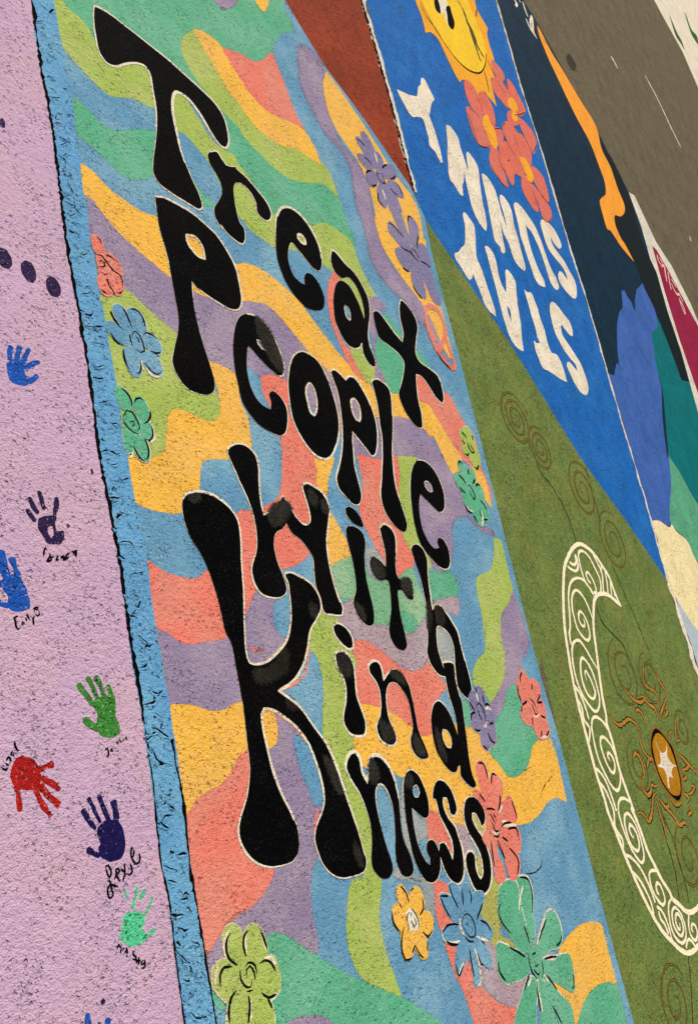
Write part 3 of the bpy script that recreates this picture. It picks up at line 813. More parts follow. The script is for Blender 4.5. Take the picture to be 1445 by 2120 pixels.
word('black word With on the third line of the rainbow mural', 'z:720,1150', [
 ('h:60,90 90,60 140,52 190,75 230,120 250,200 252,290 262,400 280,478! 340,440 390,362! 420,400 460,470 510,530 540,535 555,510 545,440 520,360 508,310 530,288 580,310 630,350 660,400 672,460 665,540 655,640 665,740 690,860 720,960 750,1040 745,1075 690,1072 640,1060 620,980 590,900 580,800 570,730 540,680 490,620 450,590 415,528! 390,560 350,590 340,660 360,760 400,860 415,930 390,965 320,970 260,940 220,870 210,800 235,700 238,600 215,470 180,370 130,260 90,170', ()),
 ('h:765,440 790,430 830,455 865,510 872,555 840,545 800,515 770,475', ()),
 ('h:770,560 800,545 840,560 870,590 885,640 880,740 890,850 915,960 935,1050 935,1130 910,1145 870,1120 830,1060 815,1000 830,930 825,840 805,740 780,640', ()),
 ('h:975,550 1000,535 1040,560 1065,610 1070,680 1065,760 1075,840 1100,870 1140,850 1165,900 1172,988! 1145,985 1100,930 1080,930 1085,1000 1100,1100 1120,1180 1135,1270 1120,1290 1075,1275 1035,1210 1028,1150 1040,1050 1035,950 1020,870 970,870 930,820 912,760 930,730 970,750 1008,790! 1005,700 985,620', ()),
 ('h:1160,670 1190,650 1230,680 1255,740 1262,850 1275,960 1288,1045! 1300,1022 1325,1018 1365,1060 1410,1130 l:5,20 30,120 60,230 85,330 90,400 75,425 40,400 10,355 k:1425,260 1418,150 h:1412,1260 1390,1200 1345,1150 1315,1145 1310,1200 1320,1290 1345,1370 1365,1440 k:1362,290! 1330,280 1280,220 1255,150 1260,80 h:1258,1150 1255,1050 1235,950 1210,840 1180,750', ())],
 group=LW, patches=('h:555,330 590,370 585,420 560,400', 'h:625,400 660,420 660,470 635,450', 'h:310,480 390,400 440,440 340,540', 'h:930,740 970,770 1000,810 980,855 940,830', 'h:1100,880 1150,870 1165,960 1120,930', 'h:830,1010 865,1040 880,1110 850,1080', 'h:1310,1030 1350,1060 1345,1140 1315,1120', 'h:1260,1000 1275,1060 1270,1180 1260,1120'))
word('black word in, small, between With and the d, on the rainbow mural', 'z:730,1400', [
 ('h:695,1150 720,1133 770,1160 805,1220 808,1270 790,1278 750,1250 710,1200', ()),
 ('k:710,160 740,145 780,165 810,220 820,300 830,400 860,490 885,570 880,630 840,640 800,630 765,580 758,530 772,440 770,340 750,280 720,220', ())],
 group=LW, patches=('k:725,170 770,170 800,230 780,290 745,260',))
word('black letters nd stepping down to the right on the rainbow mural', 'z:850,1480', [
 ('k:905,230 930,200 965,205 985,250 995,312! 1020,270 1060,248 1100,270 1140,330 1165,420 1185,520 1205,620 1240,700 1262,770 1240,785 1190,765 1160,710 1155,670 1170,600 1160,520 1140,430 1100,360 1060,325 1030,330 1010,380 1010,450 1025,540 1055,610 1072,670 1050,698 1010,690 970,650 955,590 975,530 980,450 970,370 945,310 915,270', ()),
 ('k:1348,207! 1385,200 1415,215 1425,300 l:10,370 30,440 45,550 60,660 75,780 95,880 118,940 100,958 60,930 25,880 20,820 k:1440,830 1430,860 1405,865 1360,820 1310,730 1285,620 1280,520 1300,450 1330,440 1370,480 1410,560 1437,645! 1430,560 1410,480 1385,400 1365,300', ('k:1350,610 1370,615 1395,660 1395,715 1375,710 1352,660',))],
 group=LW, patches=('k:975,560 1030,590 1060,650 1010,670', 'k:1040,270 1090,270 1125,330 1080,310', 'k:1175,640 1215,690 1240,760 1190,730', 'k:1310,600 1340,680 1370,790 1330,730'))
word('black word Kindness with a giant K, lowest on the rainbow mural', 'z:650,1560', [
 ('g:1100,370 1150,340 1210,340 1290,370 1370,430 h:120,500 140,600 148,750 160,950 165,1150 175,1300 195,1362 240,1372 300,1355 360,1305 420,1220 440,1100 435,1000 420,880 402,840 430,822 500,850 570,900 612,970 622,1040 592,1110 555,1180 540,1280 k:510,230 450,320 366,377! 430,420 500,480 580,590 650,690 720,850 780,1030 840,1200 880,1340 n:895,460 885,530 800,570 730,575 680,550 630,490 600,420 580,340 590,260 620,190 640,110 k:640,1020 630,940 600,830 550,700 480,600 400,530 330,490 280,483 266,520 275,600 300,720 335,860 380,980 440,1100 480,1200 490,1300 n:485,420 450,470 380,495 320,500 250,480 180,420 140,340 132,260 150,190 180,90 k:195,900 195,820 185,720 160,500 140,380 110,220 80,80 h:50,1180 20,1050 g:1295,950 1240,790 1190,690 1130,590 1095,460', ()),
 ('k:770,820 790,760 820,743 850,780 865,860 897,925! 905,870 910,800 935,765 970,770 1020,820 1060,910 1085,1020 1095,1130 1110,1250 1150,1350 n:1165,470 1175,530 1150,565 1110,555 1080,500 1065,420 1065,330 k:1060,1150 1045,1050 1010,960 975,925 950,950 945,1020 960,1110 990,1230 1020,1330 n:1040,460 1050,530 1020,575 970,565 930,510 922,430 k:925,1300 920,1200 890,1080 850,980 800,900', ()),
 ('k:1115,1000 1115,920 1130,870 1160,850 1200,880 1240,960 1265,1060 1262,1125 1240,1140 1200,1110 1164,1078! n:1168,200 1185,310 1215,410 1250,475 1273,492! 1270,450 1252,410 1252,365 1275,342 1300,355 1328,420 1335,500 1320,570 1290,598 1250,588 1205,525 1170,430 1145,310 1125,190', ('k:1170,950 1192,938 1211,985 1203,1012 1177,1008',)),
 ('k:1295,950 1315,915 1345,915 1385,950 1420,1030 1432,1090 1420,1118 1395,1110 1385,1060 1370,1015 1350,1015 1350,1060 1375,1130 1425,1200 o:5,310 30,390 42,480 35,570 15,600 n:1420,598 1380,560 1345,480 1325,410 1330,370 1355,360 1380,395 1408,468! 1412,420 1405,350 1370,270 n:1330,190 1305,100 k:1290,1020', ()),
 ('o:45,150 55,105 80,88 115,95 150,140 170,190 165,245 150,262 138,230 115,185 92,182 92,220 120,280 160,340 190,420 205,500 203,590 185,645 158,666 115,640 80,570 58,490 58,435 85,415 108,440 112,500 125,550 145,582 158,560 158,500 145,430 110,360 70,290 48,220', ())],
 group=LW, patches=('k:220,270 320,240 410,130 415,240 350,290 260,330', 'k:640,780 700,830 760,980 740,990 680,880', 'h:555,1010 590,1030 600,1070 570,1085', 'k:920,790 960,860 950,920 915,900', 'k:1135,880 1165,900 1160,950 1135,940', 'g:1130,355 1190,350 1180,390 1140,385', 'n:820,360 850,420 870,500 840,470', 'k:420,420 460,450 470,480 430,470'))
BW = 'white words of the blue parking space'
word('upside-down white word Stay, nearest the olive space', 'z:1140,690', [
 ('x:395,240 425,225 470,270 530,350 590,430 615,500 628,575! 605,578 570,540 510,462! 500,480 520,570 580,660 650,770 700,850 740,950 770,1040 785,1130 770,1180 740,1180 700,1150 640,1060 600,970 560,880 570,845 590,845 630,890 670,940! 650,870 600,810 540,730 490,640 450,560 420,470 400,390 385,300', ()),
 ('x:122,97! 160,125 195,130 230,210 265,300 290,400 330,500 350,590 375,680 405,745 460,770 500,840 530,920 565,1050! 520,1035 440,980 380,940 310,900 275,810 240,720 222,620! 255,650 285,645! 260,590 235,480 200,370 170,260 140,160', ()),
 ('v:300,290 335,295 375,350 400,430 415,510 440,600 485,685! 480,560 475,510 490,485 530,530 560,590 570,680 580,780 600,900 612,1000 620,1100 632,1180! 600,1170 550,1120 510,1050 480,960 450,860 420,740 390,620 365,530 340,430 315,340', ('v:488,795! 515,830 528,930! 505,870',)),
 ('v:115,15 130,0 165,40 210,110 220,180 225,300 235,390 270,470 300,560 325,640 350,710 385,820 395,885! 350,850 300,780 270,700 245,630 215,560 203,515! 195,550 172,578! 145,545 90,450 55,400 45,350 75,335 100,300 130,270 135,180 128,90', ())],
 'cream_white', BW, hal=False, amp=.003)
word('upside-down white word Sunny beside the coral flowers', 'z:1050,430', [
 ('u:465,375 490,372 530,400 580,460 615,530 630,575 620,605 600,595 570,560 545,508! 550,550 590,620 650,700 700,790 740,870 755,960 745,1005 720,1000 670,950 620,880 605,830 615,785 635,795 660,830 680,858! 665,800 630,740 580,680 530,610 500,540 480,470 462,410', ()),
 ('u:248,240 275,235 320,280 370,350 410,410 435,460 470,550 500,640 540,750 590,850 610,910 600,935 580,930 545,880 515,790 490,710 455,610 420,530 390,470 340,418! 355,480 375,570 410,680 450,780 490,860 500,915! 465,905 425,860 395,780 360,680 330,590 300,500 285,420 265,340 248,270', ()),
 ('t:485,500 515,505 u:45,40 95,130 120,210 150,320 195,440! 165,320 135,215 135,170 160,178 210,250 235,330 250,420 275,500 300,600 325,690 342,770 332,785! 300,760 260,710 230,640 205,560 165,480 132,372! 150,470 165,560 178,620 168,642 148,635 135,590 95,540 75,450 50,320 30,210 10,120', ()),
 ('t:118,-5 150,0 200,60 240,130 260,210 290,300 315,380 345,470! 335,400 325,290 335,265 360,290 410,360 440,420 452,480 465,600 480,700 495,800 520,920 535,1040 525,1085! 500,1060 450,990 410,910 385,850 365,770 345,690 325,600 310,530 296,460! 298,550 285,620 295,720! 275,725 240,680 200,610 160,560 140,490 135,400 130,300 130,150', ()),
 ('9:52,198! 90,220 150,245 205,262 240,268! 250,180 270,160! 282,95 305,105 340,170 375,240 400,295 385,315 365,360 355,420 350,435 375,510 405,590 430,680 455,770 475,880 465,888! 440,850 405,780 360,730 345,650 325,580 295,480 280,465 235,455 195,455 155,410 125,350 80,270', ())],
 'cream_white', BW, hal=False, amp=.003)

# ================================================================ blue space: sun and coral flowers
ZF = [8.0]


def fz(d=.02):
    ZF[0] += d
    return ZF[0]


sun = Thing('painted_sun', 'smiling yellow sun with orange rays at the top of the blue space', 'painted sun', 'z:950,60')
poly('rays', 'L:20,-60! 0,0 80,220 120,395! 190,390 270,470 330,590 400,740 480,900 530,985! 560,955 640,980 720,1110 760,1140! 830,1100 860,1150! 900,1190 970,1280! 930,1100 905,930 960,960! 915,800 935,700 880,520 855,400 865,340! 800,230 735,110 705,-10! 690,-60!', 'sun_orange', fz(), sun)
face = poly('face', 'L:60,-60! 110,80 200,270 320,470 440,640 560,780 660,855 760,865 830,780 840,640 810,480 730,260 640,60 590,-60!', 'sun_yellow', fz(), sun)[0]
stroke('face_line', 'L:60,20 200,280 330,490 450,660 570,790 680,860 770,870 830,780 845,640', 'letter_black', fz(), .016, sun, taper=.5)
stroke('face_line', 'L:500,0 560,100 620,260 680,430 730,590 780,740|L:640,290 700,440 750,570 820,690|L:600,230 660,330 720,500', 'olive_dark', fz(), .035, sun, taper=.3, rag=.8)
stroke('ray_line', 'L:820,840 850,960 880,1100|L:860,720 920,850 960,940|L:60,60 130,200 240,340 320,470|L:735,110 720,200', 'olive_dark', fz(), .014, sun)
for s, sh in (('L:215,-30 300,-30 330,140 290,160 250,90', 'L:225,-20 265,-10 300,130 295,165 245,120'), ('L:280,-20 360,-20 400,200 395,320 370,250 330,130', 'L:365,90 410,75 440,180 465,260 460,330 435,352 395,300 380,190')):
    e_ = poly('eye', s, 'cream_white', fz(), face)[0]
    poly('pupil', sh, 'letter_black', fz(), face)


def flower(label, where, petals, mat, lines=(), centre=None, cmat=None, cat='painted flower', group=None, white=(), lw=.0075, name='painted_flower', lmat='line_black', clines=(), rim=.0045, grow=None):
    t = Thing(name, label, cat, where, group)
    ZF[0] = 8.0 + .25 * R.random()
    for s in petals:
        z = fz()
        o, lp = poly('petal', s, mat, z + .3, t, amp=.0012, step=.008, grow=lw * .7 if grow is None else grow)
        if rim:
            halo(o, lp, z, rim * .8, 'halo', seed=z, bias=-.3)
    ZF[0] += .3
    if white:
        stroke('highlight', '|'.join(white), 'halo', fz(), lw * 1.1, t)
    if centre:
        poly('flower_centre', centre, cmat or mat, fz(), t)
    if lines:
        for q in lines:
            stroke('petal_line', q, lmat, fz(), lw * .95, t, taper=.3)
    for q in clines:
        stroke('centre_line', q, lmat, fz(), lw * .8, t)
    return t


FG = 'coral flowers of the blue space'
kw = dict(mat='petal_red', group=FG, lw=.008, rim=0, cmat='sun_orange')
flower('coral flower with an orange centre, leftmost below the sun', 'z:1010,260', (
 'L:585,990 630,970 700,1050 760,1180 800,1330 790,1400 700,1320 630,1200', 'L:760,1130 830,1120 900,1240 945,1390 M:485,120 470,190 430,150 380,60 L:800,1340',
 'L:610,1290 680,1310 760,1400 M:340,70 370,200 430,320 440,410 380,430 290,390 230,270 190,150', 'M:475,215 540,210 580,260 570,360 520,400 500,300'),
 lines=('L:730,1160 780,1260 800,1340', 'M:165,0 230,230 290,390 380,432 430,410', 'M:480,205 550,210', 'L:640,1290 720,1350 770,1420'), centre='M:345,70 400,50 430,130 480,220 510,340 520,410 490,450 450,410 400,290 350,170', clines=('M:410,250 430,290', 'M:452,310 470,352'), **kw)
flower('coral flower at the tip of the sun ray beside the white stripe', 'z:1050,190', (
 'L:910,720 960,760 1040,860 1060,920 1000,960 930,850', 'L:920,960 1000,940 1080,1050 1120,1180 1100,1290 1030,1210 940,1090', 'L:1100,950 1160,1010 1240,1160 1310,1310 1300,1350 1220,1370 1130,1200'),
 lines=('L:980,960 1020,1040 1080,1120', 'L:1090,960 1105,1080', 'L:1180,1375 1250,1370 1310,1345'), centre='L:1100,1200 1170,1180 1220,1280 1180,1340 1120,1280', **kw)
flower('coral flower of slender petals in the middle of the group', 'z:1070,290', (
 'M:640,20 740,20 770,130 720,170 650,130', 'M:590,150 640,130 700,160 720,300 780,440 800,530 760,540 680,440 620,330 585,240', 'M:700,180 760,260 820,300 900,440 920,560 910,650 850,620 790,480 730,320', 'M:760,90 830,120 930,240 975,340 970,450 940,500 890,400 810,240'),
 lines=('M:585,180 600,130', 'M:720,290 750,390 775,450', 'M:770,160 830,290 890,420', 'M:600,310 660,430 740,540', 'M:985,400 950,495'), centre='M:700,10 750,20 760,90 720,120 690,70', **kw)
flower('coral flower nearest the white letters, petals pointing down', 'z:1100,380', (
 'M:440,450 500,440 560,580 600,740 640,900 600,890 500,760 440,660', 'M:540,400 640,380 740,510 790,580 840,700 800,780 720,740 710,860 690,880 620,740 560,560',
 'M:820,780 860,780 920,880 990,1100 1000,1190 960,1180 850,1010 810,900', 'M:910,680 980,690 1060,790 1110,940 1125,1080 1050,1000 960,850', 'M:880,840 980,930 1080,1060 1150,1170 1160,1270 1120,1325 1060,1270 990,1050'),
 lines=('M:520,530 560,640 600,720', 'M:640,600 660,580', 'M:930,930 970,1050 990,1130', 'M:1040,1010 1100,1070', 'M:1060,1290 1120,1330 1160,1270', 'M:440,640 500,760 600,890 640,905'), centre='M:780,560 850,570 910,680 950,800 930,860 880,820 830,680', clines=('M:880,830 930,865 945,810',), **kw)

# ================================================================ navy space
poly('night_shape', 'c:855,835! 930,950! 1030,1155! 1108,1445! f:1195,330! 1260,560! 1340,800! 1392,985! 1345,972 1310,880 1250,720 1195,600 1110,390 1060,270 1000,150 950,50 c:920,1290 900,1000', 'ink', 2.0, navy)
poly('orange_drip', 'c:480,148! 500,180 560,300 640,430 740,600 830,750 870,900 920,1000 960,1120 1000,1220 1005,1260 980,1295 945,1290 950,1350 985,1430 f:1000,150 1062,268! 980,170 920,80 c:900,1370 870,1270 855,1210 870,1180 890,1160 885,1090 850,990 800,860 700,670 610,480 540,330 490,200', 'orange', 2.6, navy)
poly('mountain', 'f:985,440! 1002,436! 1022,475! 1045,508! 1058,548! 1068,564! 1064,500! 1076,428! 1092,415! 1110,393! 1126,432! 1150,480! 1182,545! 1197,600 1197,660 1165,700 1175,760 1195,900 1220,1000 1230,1200 1262,1445 i:1265,100 1282,250 1275,552! 1210,517 1166,517! 1090,250! 1015,0! f:1050,1400! 960,1120! 908,932! 940,947! 955,870! 970,882! 960,780 960,640 975,560 990,540', 'peri', 2.2, navy)
poly('mountain', 'f:1200,595! 1250,720! 1310,880! 1345,975! 1392,985! 1445,1175! 1560,1600! i:1560,560! 1445,420 1400,350 1330,220 1268,128! 1255,0 f:1225,1000 1195,900 1175,760 1165,700 1197,660', 'teal', 2.1, navy)
poly('mountain', 'i:1268,128! 1330,220 1400,350 1445,420 1560,560! 1560,900! 1445,770 1420,730 1380,640 1310,570 1278,530! 1272,450 1282,300', 'seagreen', 2.3, navy)
poly('moon', 'i:1166,515! 1210,515 1275,554 1285,535 1310,575 1380,640 1420,730 1445,775 1560,900! 1560,1300! 1440,1170 1380,1090 1310,975! 1260,880! 1200,620!', 'sand', 2.4, navy)
poly('mist', 'i:1310,972! 1380,1090 1440,1170 1560,1300! 1560,1800! 1445,1400! 1400,1250! 1340,1080!', 'mist', 2.5, navy)
stroke('signature', 'c:345,0 360,20 352,35|c:375,0 380,15|c:395,10 410,60 425,100|c:415,110 430,150 450,185 440,140 450,100 455,140 460,190 480,232|c:440,170 470,215', 'cream_white', 2.8, .03, navy, taper=.1)

# ================================================================ olive space
def spiral(label, cx, cy, r, turns, start, name='painted_swirl', mat='ochre', back='vine_dark', parent=None, wd=.012):
    c = at(cx, cy)
    n = int(26 * turns)
    p = []
    for i in range(n + 1):
        t = i / n
        a = start + turns * 2 * math.pi * t
        rr = r * (1 - .86 * t)
        p.append('w:%.4f,%.4f' % (c[0] + rr * math.cos(a), c[1] + rr * math.sin(a)))
    s = ' '.join(p)
    t_ = Thing(name, label, 'painted swirl', s, 'brown swirls of the olive space')
    stroke('dark_backing_line', s, back, 2.3, wd * 1.25, t_, taper=.15, rag=.5)  # wider dark paint line that outlines the ochre one
    stroke('line', s, mat, 2.9, wd * .6, t_, taper=.15, rag=.9)
    return t_


SP = [('topmost brown swirl on the olive space', 1068, 868, .165, 3.2, .3), ('brown swirl second from the top on the olive space', 1119, 930, .14, 3.0, .8),
      ('large brown swirl below the blue corner, third down the olive space', 1206, 1014, .19, 2.6, .2), ('faint brown swirl left of the hook barb, fourth down', 1270, 1121, .2, 2.6, .9),
      ('brown swirl with a tail right of the hook shank', 1292, 1396, .2, 2.2, 1.6), ('faint brown swirl above the gold medallion', 1346, 1408, .16, 2.2, 1.4),
      ('small brown swirl left of the gold medallion', 1322, 1588, .14, 2.0, 1.8), ('brown swirl under the medallion at the right edge', 1425, 1775, .18, 2.0, 1.2),
      ('lowest brown swirl near the bottom right corner', 1398, 2077, .17, 2.2, .4), ('small faint swirl right of the medallion top', 1412, 1510, .12, 1.8, .5)]
for lab, cx, cy, r, tn, st in SP:
    spiral(lab, cx, cy, r, tn, st)
tend = Thing('painted_vine', 'thin dark vine lines winding down the olive space', 'painted vine', 'z:1250,1250')
stroke('line', 'i:460,100 500,220 570,310 640,430 690,560 715,640|i:835,1030 870,1120 930,1190 1000,1270 1040,1380|i:770,190 840,450 860,520|i:930,780 1020,990 1090,1150 1150,1300|S:880,0 940,200 1050,450 1130,720 1220,1050 1280,1300 1300,1445|S:900,250 960,480 1080,900 1140,1250 1160,1445|o:1380,1020 1400,1200 1410,1445', 'vine_dark', 2.2, .010, tend, taper=.1, rag=.8)

med = Thing('painted_medallion', 'gold oval medallion with a white star and curling tendrils', 'painted medallion', 'z:1376,1580')
poly('ring', 'U:770,1440 790,1260 850,1180 930,1230 1060,1420 V:1120,180 1190,420 1240,650 1240,850 1200,950 1160,965 1060,870 920,660 830,430 780,230', 'ochre', 3.0, med)
poly('ring', 'V:800,150 U:800,1400 830,1270 870,1235 930,1280 1040,1420 V:1090,180 1160,420 1210,650 1210,830 1170,905 1080,840 950,660 860,430 810,270', 'letter_black', 3.1, med)
poly('disc', 'V:820,130 850,20 890,-15 960,30 1050,160 1120,350 1180,560 1200,700 1195,810 1120,835 1060,790 960,640 880,440 840,280', 'gold', 3.2, med)
poly('star', 'V:858,80! 880,130 920,230 965,258! 1000,230 1010,180 1015,128! 1020,200 1020,300 1080,390 1152,436! 1100,450 1080,520 1097,605! 1060,570! 1040,610 1057,737! 1035,720 1010,560 970,470 900,440 888,425! 930,390 920,270', 'cream_white', 3.3, med)
TN = ('U:240,1020 290,1120 370,1190 440,1150 500,1110 580,1160 640,1240 690,1330', 'U:430,690 500,780 580,850 660,880 720,820 690,800 640,810', 'U:690,800 740,870 790,920 850,960 880,1040 920,1130', 'U:590,1050 610,980 650,1000 700,1080 740,1200',
      'U:1010,820 960,960 930,1060 940,1150', 'U:1010,900 1020,1000 990,1080', 'U:1050,1400 1060,1280 1090,1290', 'V:560,330 590,260 630,290 690,430 710,560 690,610', 'V:750,450 770,350 830,340', 'V:650,600 700,760 760,830 800,780 810,690 860,710 900,680',
      'V:880,790 830,850 820,1000 800,1120 770,1190 720,1120 660,1060 620,1080', 'V:900,860 950,930 1000,990 1040,970 1030,850', 'V:1060,870 1130,950 1190,950 1220,920', 'V:1140,240 1180,280 1250,340 1310,420 1280,470 1220,480', 'V:1330,960 1350,1050 1310,1100 1330,1150', 'V:1140,1190 1190,1240 1260,1200 1310,1270', 'V:1340,700 1390,710 1350,800 1310,810', 'V:1250,350 1340,440 1420,530', 'U:700,380 690,500 720,640 800,700 870,760 900,900 910,1020', 'U:870,400 900,560 980,700 1010,820', 'U:1140,1110 1130,1260 1150,1400 1200,1380', 'V:640,0 660,120 720,260 800,330', 'V:1000,1000 1100,1100 1180,1220', 'V:870,880 930,1100 990,1290 1010,1440', 'V:1220,480 1280,570 1240,620', 'V:1240,800 1310,860 1290,920')
for q in TN:
    stroke('tendril_backing', q, 'letter_black', 2.35 + fz(.01) * .001, .034, med, taper=.4, rag=.6)  # black paint edging under the ochre tendril
    stroke('tendril', q, 'ochre_bright', 2.95 + fz(.01) * .001, .020, med, taper=.4, rag=.5)

hook = Thing('painted_fish_hook', 'cream line drawing of a curved fish hook filled with spirals', 'painted hook', 'z:1250,1500')
HK = ['P:1020,1125! 980,1060 900,870 840,700 720,500 600,330 500,240 400,190 300,240 210,400 165,540 150,800 150,1100 170,1445 Q:230,500 300,900 380,1250 430,1445 R:100,200 180,500 280,880 400,1250 450,1440 S:140,200 220,400 330,690 440,950 560,1220 T:640,450 790,740 920,940 1050,1080 1160,1190 1280,1250 1380,1210 1445,1130 z:1470,1930 z:1490,1860 z:1500,1780',
      'P:1020,1125! 940,1050 850,970 740,930 650,960 610,1040 600,1200 600,1445 Q:640,400 690,800 740,1150 790,1400 R:430,100 520,400 620,800 720,1100 840,1445 S:440,10 560,300 680,650 800,900 900,1100 1010,1270 T:1050,430 1150,520 1250,620 1330,640 1400,600 1445,550 z:1465,1850 z:1480,1790']
HKI = ['P:600,960 530,830 480,760 420,710 340,700 270,750 235,850 225,1000 240,1200 250,1445 Q:240,150 265,330',
       'P:590,1330 540,1180 470,1020 400,920 340,880 295,920 275,1030 290,1200 340,1400 Q:350,60 420,180 510,260 545,200 530,80 P:500,1350 440,1230 395,1200 375,1270 400,1370 440,1420 470,1400 450,1310',
       'P:600,940 560,870 480,760 430,620 390,460 375,330 420,290 490,330 560,430 620,550 690,700 710,820 700,930', 'P:600,920 640,900 620,800 570,690 510,610 490,650 520,730 560,780', 'P:210,520 270,570 340,590 370,530 350,400 320,340', 'P:240,460 310,500 340,450 320,350',
       'P:590,340 640,440 700,560 730,650 740,800 750,920', 'P:720,520 710,620', 'P:770,600 800,760 815,940', 'P:850,730 860,850 870,950', 'P:910,890 915,970',
       'Q:660,690 580,560 490,400 400,270 340,260 290,320 280,450 310,700 370,920 450,1100 550,1250 620,1320 670,1290 690,1150 650,950 580,730 500,580 430,520 405,600 420,800 470,980 540,1100 600,1130 625,1050 580,900 520,770 480,710 470,770 495,850',
       'Q:310,930 390,1040 450,1180 500,1330 530,1445', 'Q:350,1130 420,1250 460,1445 R:180,200 170,400',
       'R:490,280 400,130 300,40 230,50 210,150 240,370 310,650 420,900 530,1090 600,1130 640,1000 630,880', 'R:580,640 500,460 400,340 350,340 340,420 380,580 450,760 530,870 560,780 530,650 470,570 445,600 485,690', 'R:250,790 330,850 420,990 500,1190 580,1440', 'R:330,1010 400,1100 480,1270 540,1440 S:200,300 310,500 320,650',
       'R:790,1310 700,1250 640,1260 610,1330 610,1445 S:260,130 320,330 400,540 470,680 600,840 630,740 590,520 520,300 450,170 380,100 340,150 345,270 390,450 450,590 540,660 560,570 530,430 470,310 420,270 410,340 440,420 470,470 480,430', 'S:330,720 420,750 550,880 680,1120 760,1320 800,1445', 'S:450,970 540,1060 640,1220 740,1445 T:780,700',
       'T:820,20 740,20 710,70 730,220 790,380 870,500 920,530 945,470 920,350 870,230 830,200 810,250 830,340 860,380', 'T:820,560 870,590 940,700 1000,860 1050,1060', 'T:850,620 880,740 940,820 1000,970', 'T:1040,440 1000,520 1000,650 1040,880 1110,1030 1210,1100 1260,1000 1240,830 1180,660 1090,570 1050,640 1070,820 1140,960 1200,990 1220,890 1190,750 1130,660 1100,720 1120,840 1170,900 1160,790',
       'T:1300,660 1300,850 1330,980 1400,1060 1430,960 1400,850 1350,820 1340,890 1370,940', 'T:1260,1180 1290,1050 1360,1090 1400,1160']
for i, q in enumerate(HK):
    stroke('outline', q, 'hook_cream', 3.6 + .5 * i, .025, hook, taper=.02, rag=.25)
for i, q in enumerate(HKI):
    stroke('inner_line', q, 'hook_cream', 4.8 + .06 * i, .0165, hook, taper=.05, rag=.3)

# ================================================================ flowers on the mural
flower('half coral flower against the blue border, upper left of the mural', 'z:225,545', (
 'A:240,120 275,105 330,150 375,260 385,300 300,320 260,230', 'A:385,330 440,320 510,370 560,450 592,560 520,540 450,450', 'A:470,560 560,580 600,650 605,740 590,790 540,810 470,700 430,620', 'A:320,600 400,600 430,650 490,780 430,815 370,790 335,720'), 'coral',
 ('A:285,110 330,150 355,210', 'A:285,330 350,340 400,400 450,470 520,540 570,570 600,640 602,720', 'A:400,330 470,360 530,410', 'A:420,610 440,690 480,750 510,800', 'A:340,740 380,780 440,805', 'A:530,775 570,795 605,765'),
 'A:285,330 360,340 430,440 480,550 430,610 330,590 300,450', clines=('A:310,410 350,400 390,430 390,470 350,480 320,460', 'A:340,530 390,570 440,555'))
flower('blue six-petal flower on lime beside the blue border', 'z:280,705', (
 'A:500,960 550,935 600,960 650,1040 690,1140 720,1220 650,1230 580,1150 510,1050', 'A:670,1000 720,980 790,1010 850,1090 875,1180 880,1240 800,1250 730,1210 690,1090', 'A:410,1180 450,1140 530,1170 620,1230 690,1290 690,1370 640,1400 560,1380 490,1310 440,1250',
 'A:850,1290 900,1270 970,1300 1030,1370 1060,1440 B:890,30 870,75 820,70 760,30 A:870,1400', 'B:460,20 560,0 640,70 655,180 640,280 620,340 560,320 500,230 460,120', 'B:660,90 720,60 800,90 860,150 890,230 900,300 840,330 780,290 710,210'), 'sky',
 ('A:455,1000 510,1110 570,1190 620,1230', 'A:600,960 650,1040 690,1140 720,1205', 'A:700,990 760,985 820,1040 860,1120 870,1190', 'A:455,1260 500,1330 560,1390 620,1410', 'A:850,1290 890,1265 960,1290 1020,1335', 'B:760,35 820,65 890,50', 'B:440,10 450,100 480,200 520,270', 'B:640,150 655,220 640,290 615,315', 'B:685,175 740,240 800,300 850,320 895,295'),
 'A:690,1260 760,1225 830,1290 880,1400 B:700,60 630,70 560,10 A:680,1350', clines=('A:720,1310 730,1260 760,1245 800,1290 840,1370 B:690,40 650,60 590,10', 'A:690,1280 700,1360 730,1430', 'A:760,1310 790,1340 810,1390'), white=('B:655,150 670,240 690,270', 'B:700,230 760,310 830,350 890,340'))
flower('mint green flower half under the blue border, below the blue flower', 'z:285,880', (
 'B:345,480 400,480 470,520 520,600 545,690 500,740 430,720 390,650', 'B:570,660 590,610 640,600 690,650 725,740 740,830 700,900 640,850 600,770', 'B:640,920 690,910 750,910 780,980 790,1060 740,1090 690,1060 650,1000', 'B:570,1110 620,1060 680,1080 730,1180 745,1280 720,1350 650,1320 590,1230 560,1170', 'B:440,960 500,1020 570,1060 555,1150 530,1230 500,1250 480,1200 460,1100'), 'mint',
 ('B:410,480 480,540 530,620 540,700', 'B:570,660 590,610 640,600 690,635', 'B:760,750 762,830 720,890 680,910', 'B:775,940 795,1040 750,1110 700,1090', 'B:690,1080 730,1170 745,1270 725,1340', 'B:560,1170 600,1260 660,1340 700,1360'),
 'B:430,800 500,740 570,780 630,880 645,970 610,1050 530,1030 460,930', clines=('B:440,830 480,750 540,770 600,860 635,960 600,1000', 'B:450,880 500,960 560,1010 620,1030', 'B:510,890 560,880 570,920 540,940'), white=('B:805,990 815,1090 750,1140', 'B:560,1240 540,1300 515,1315'))
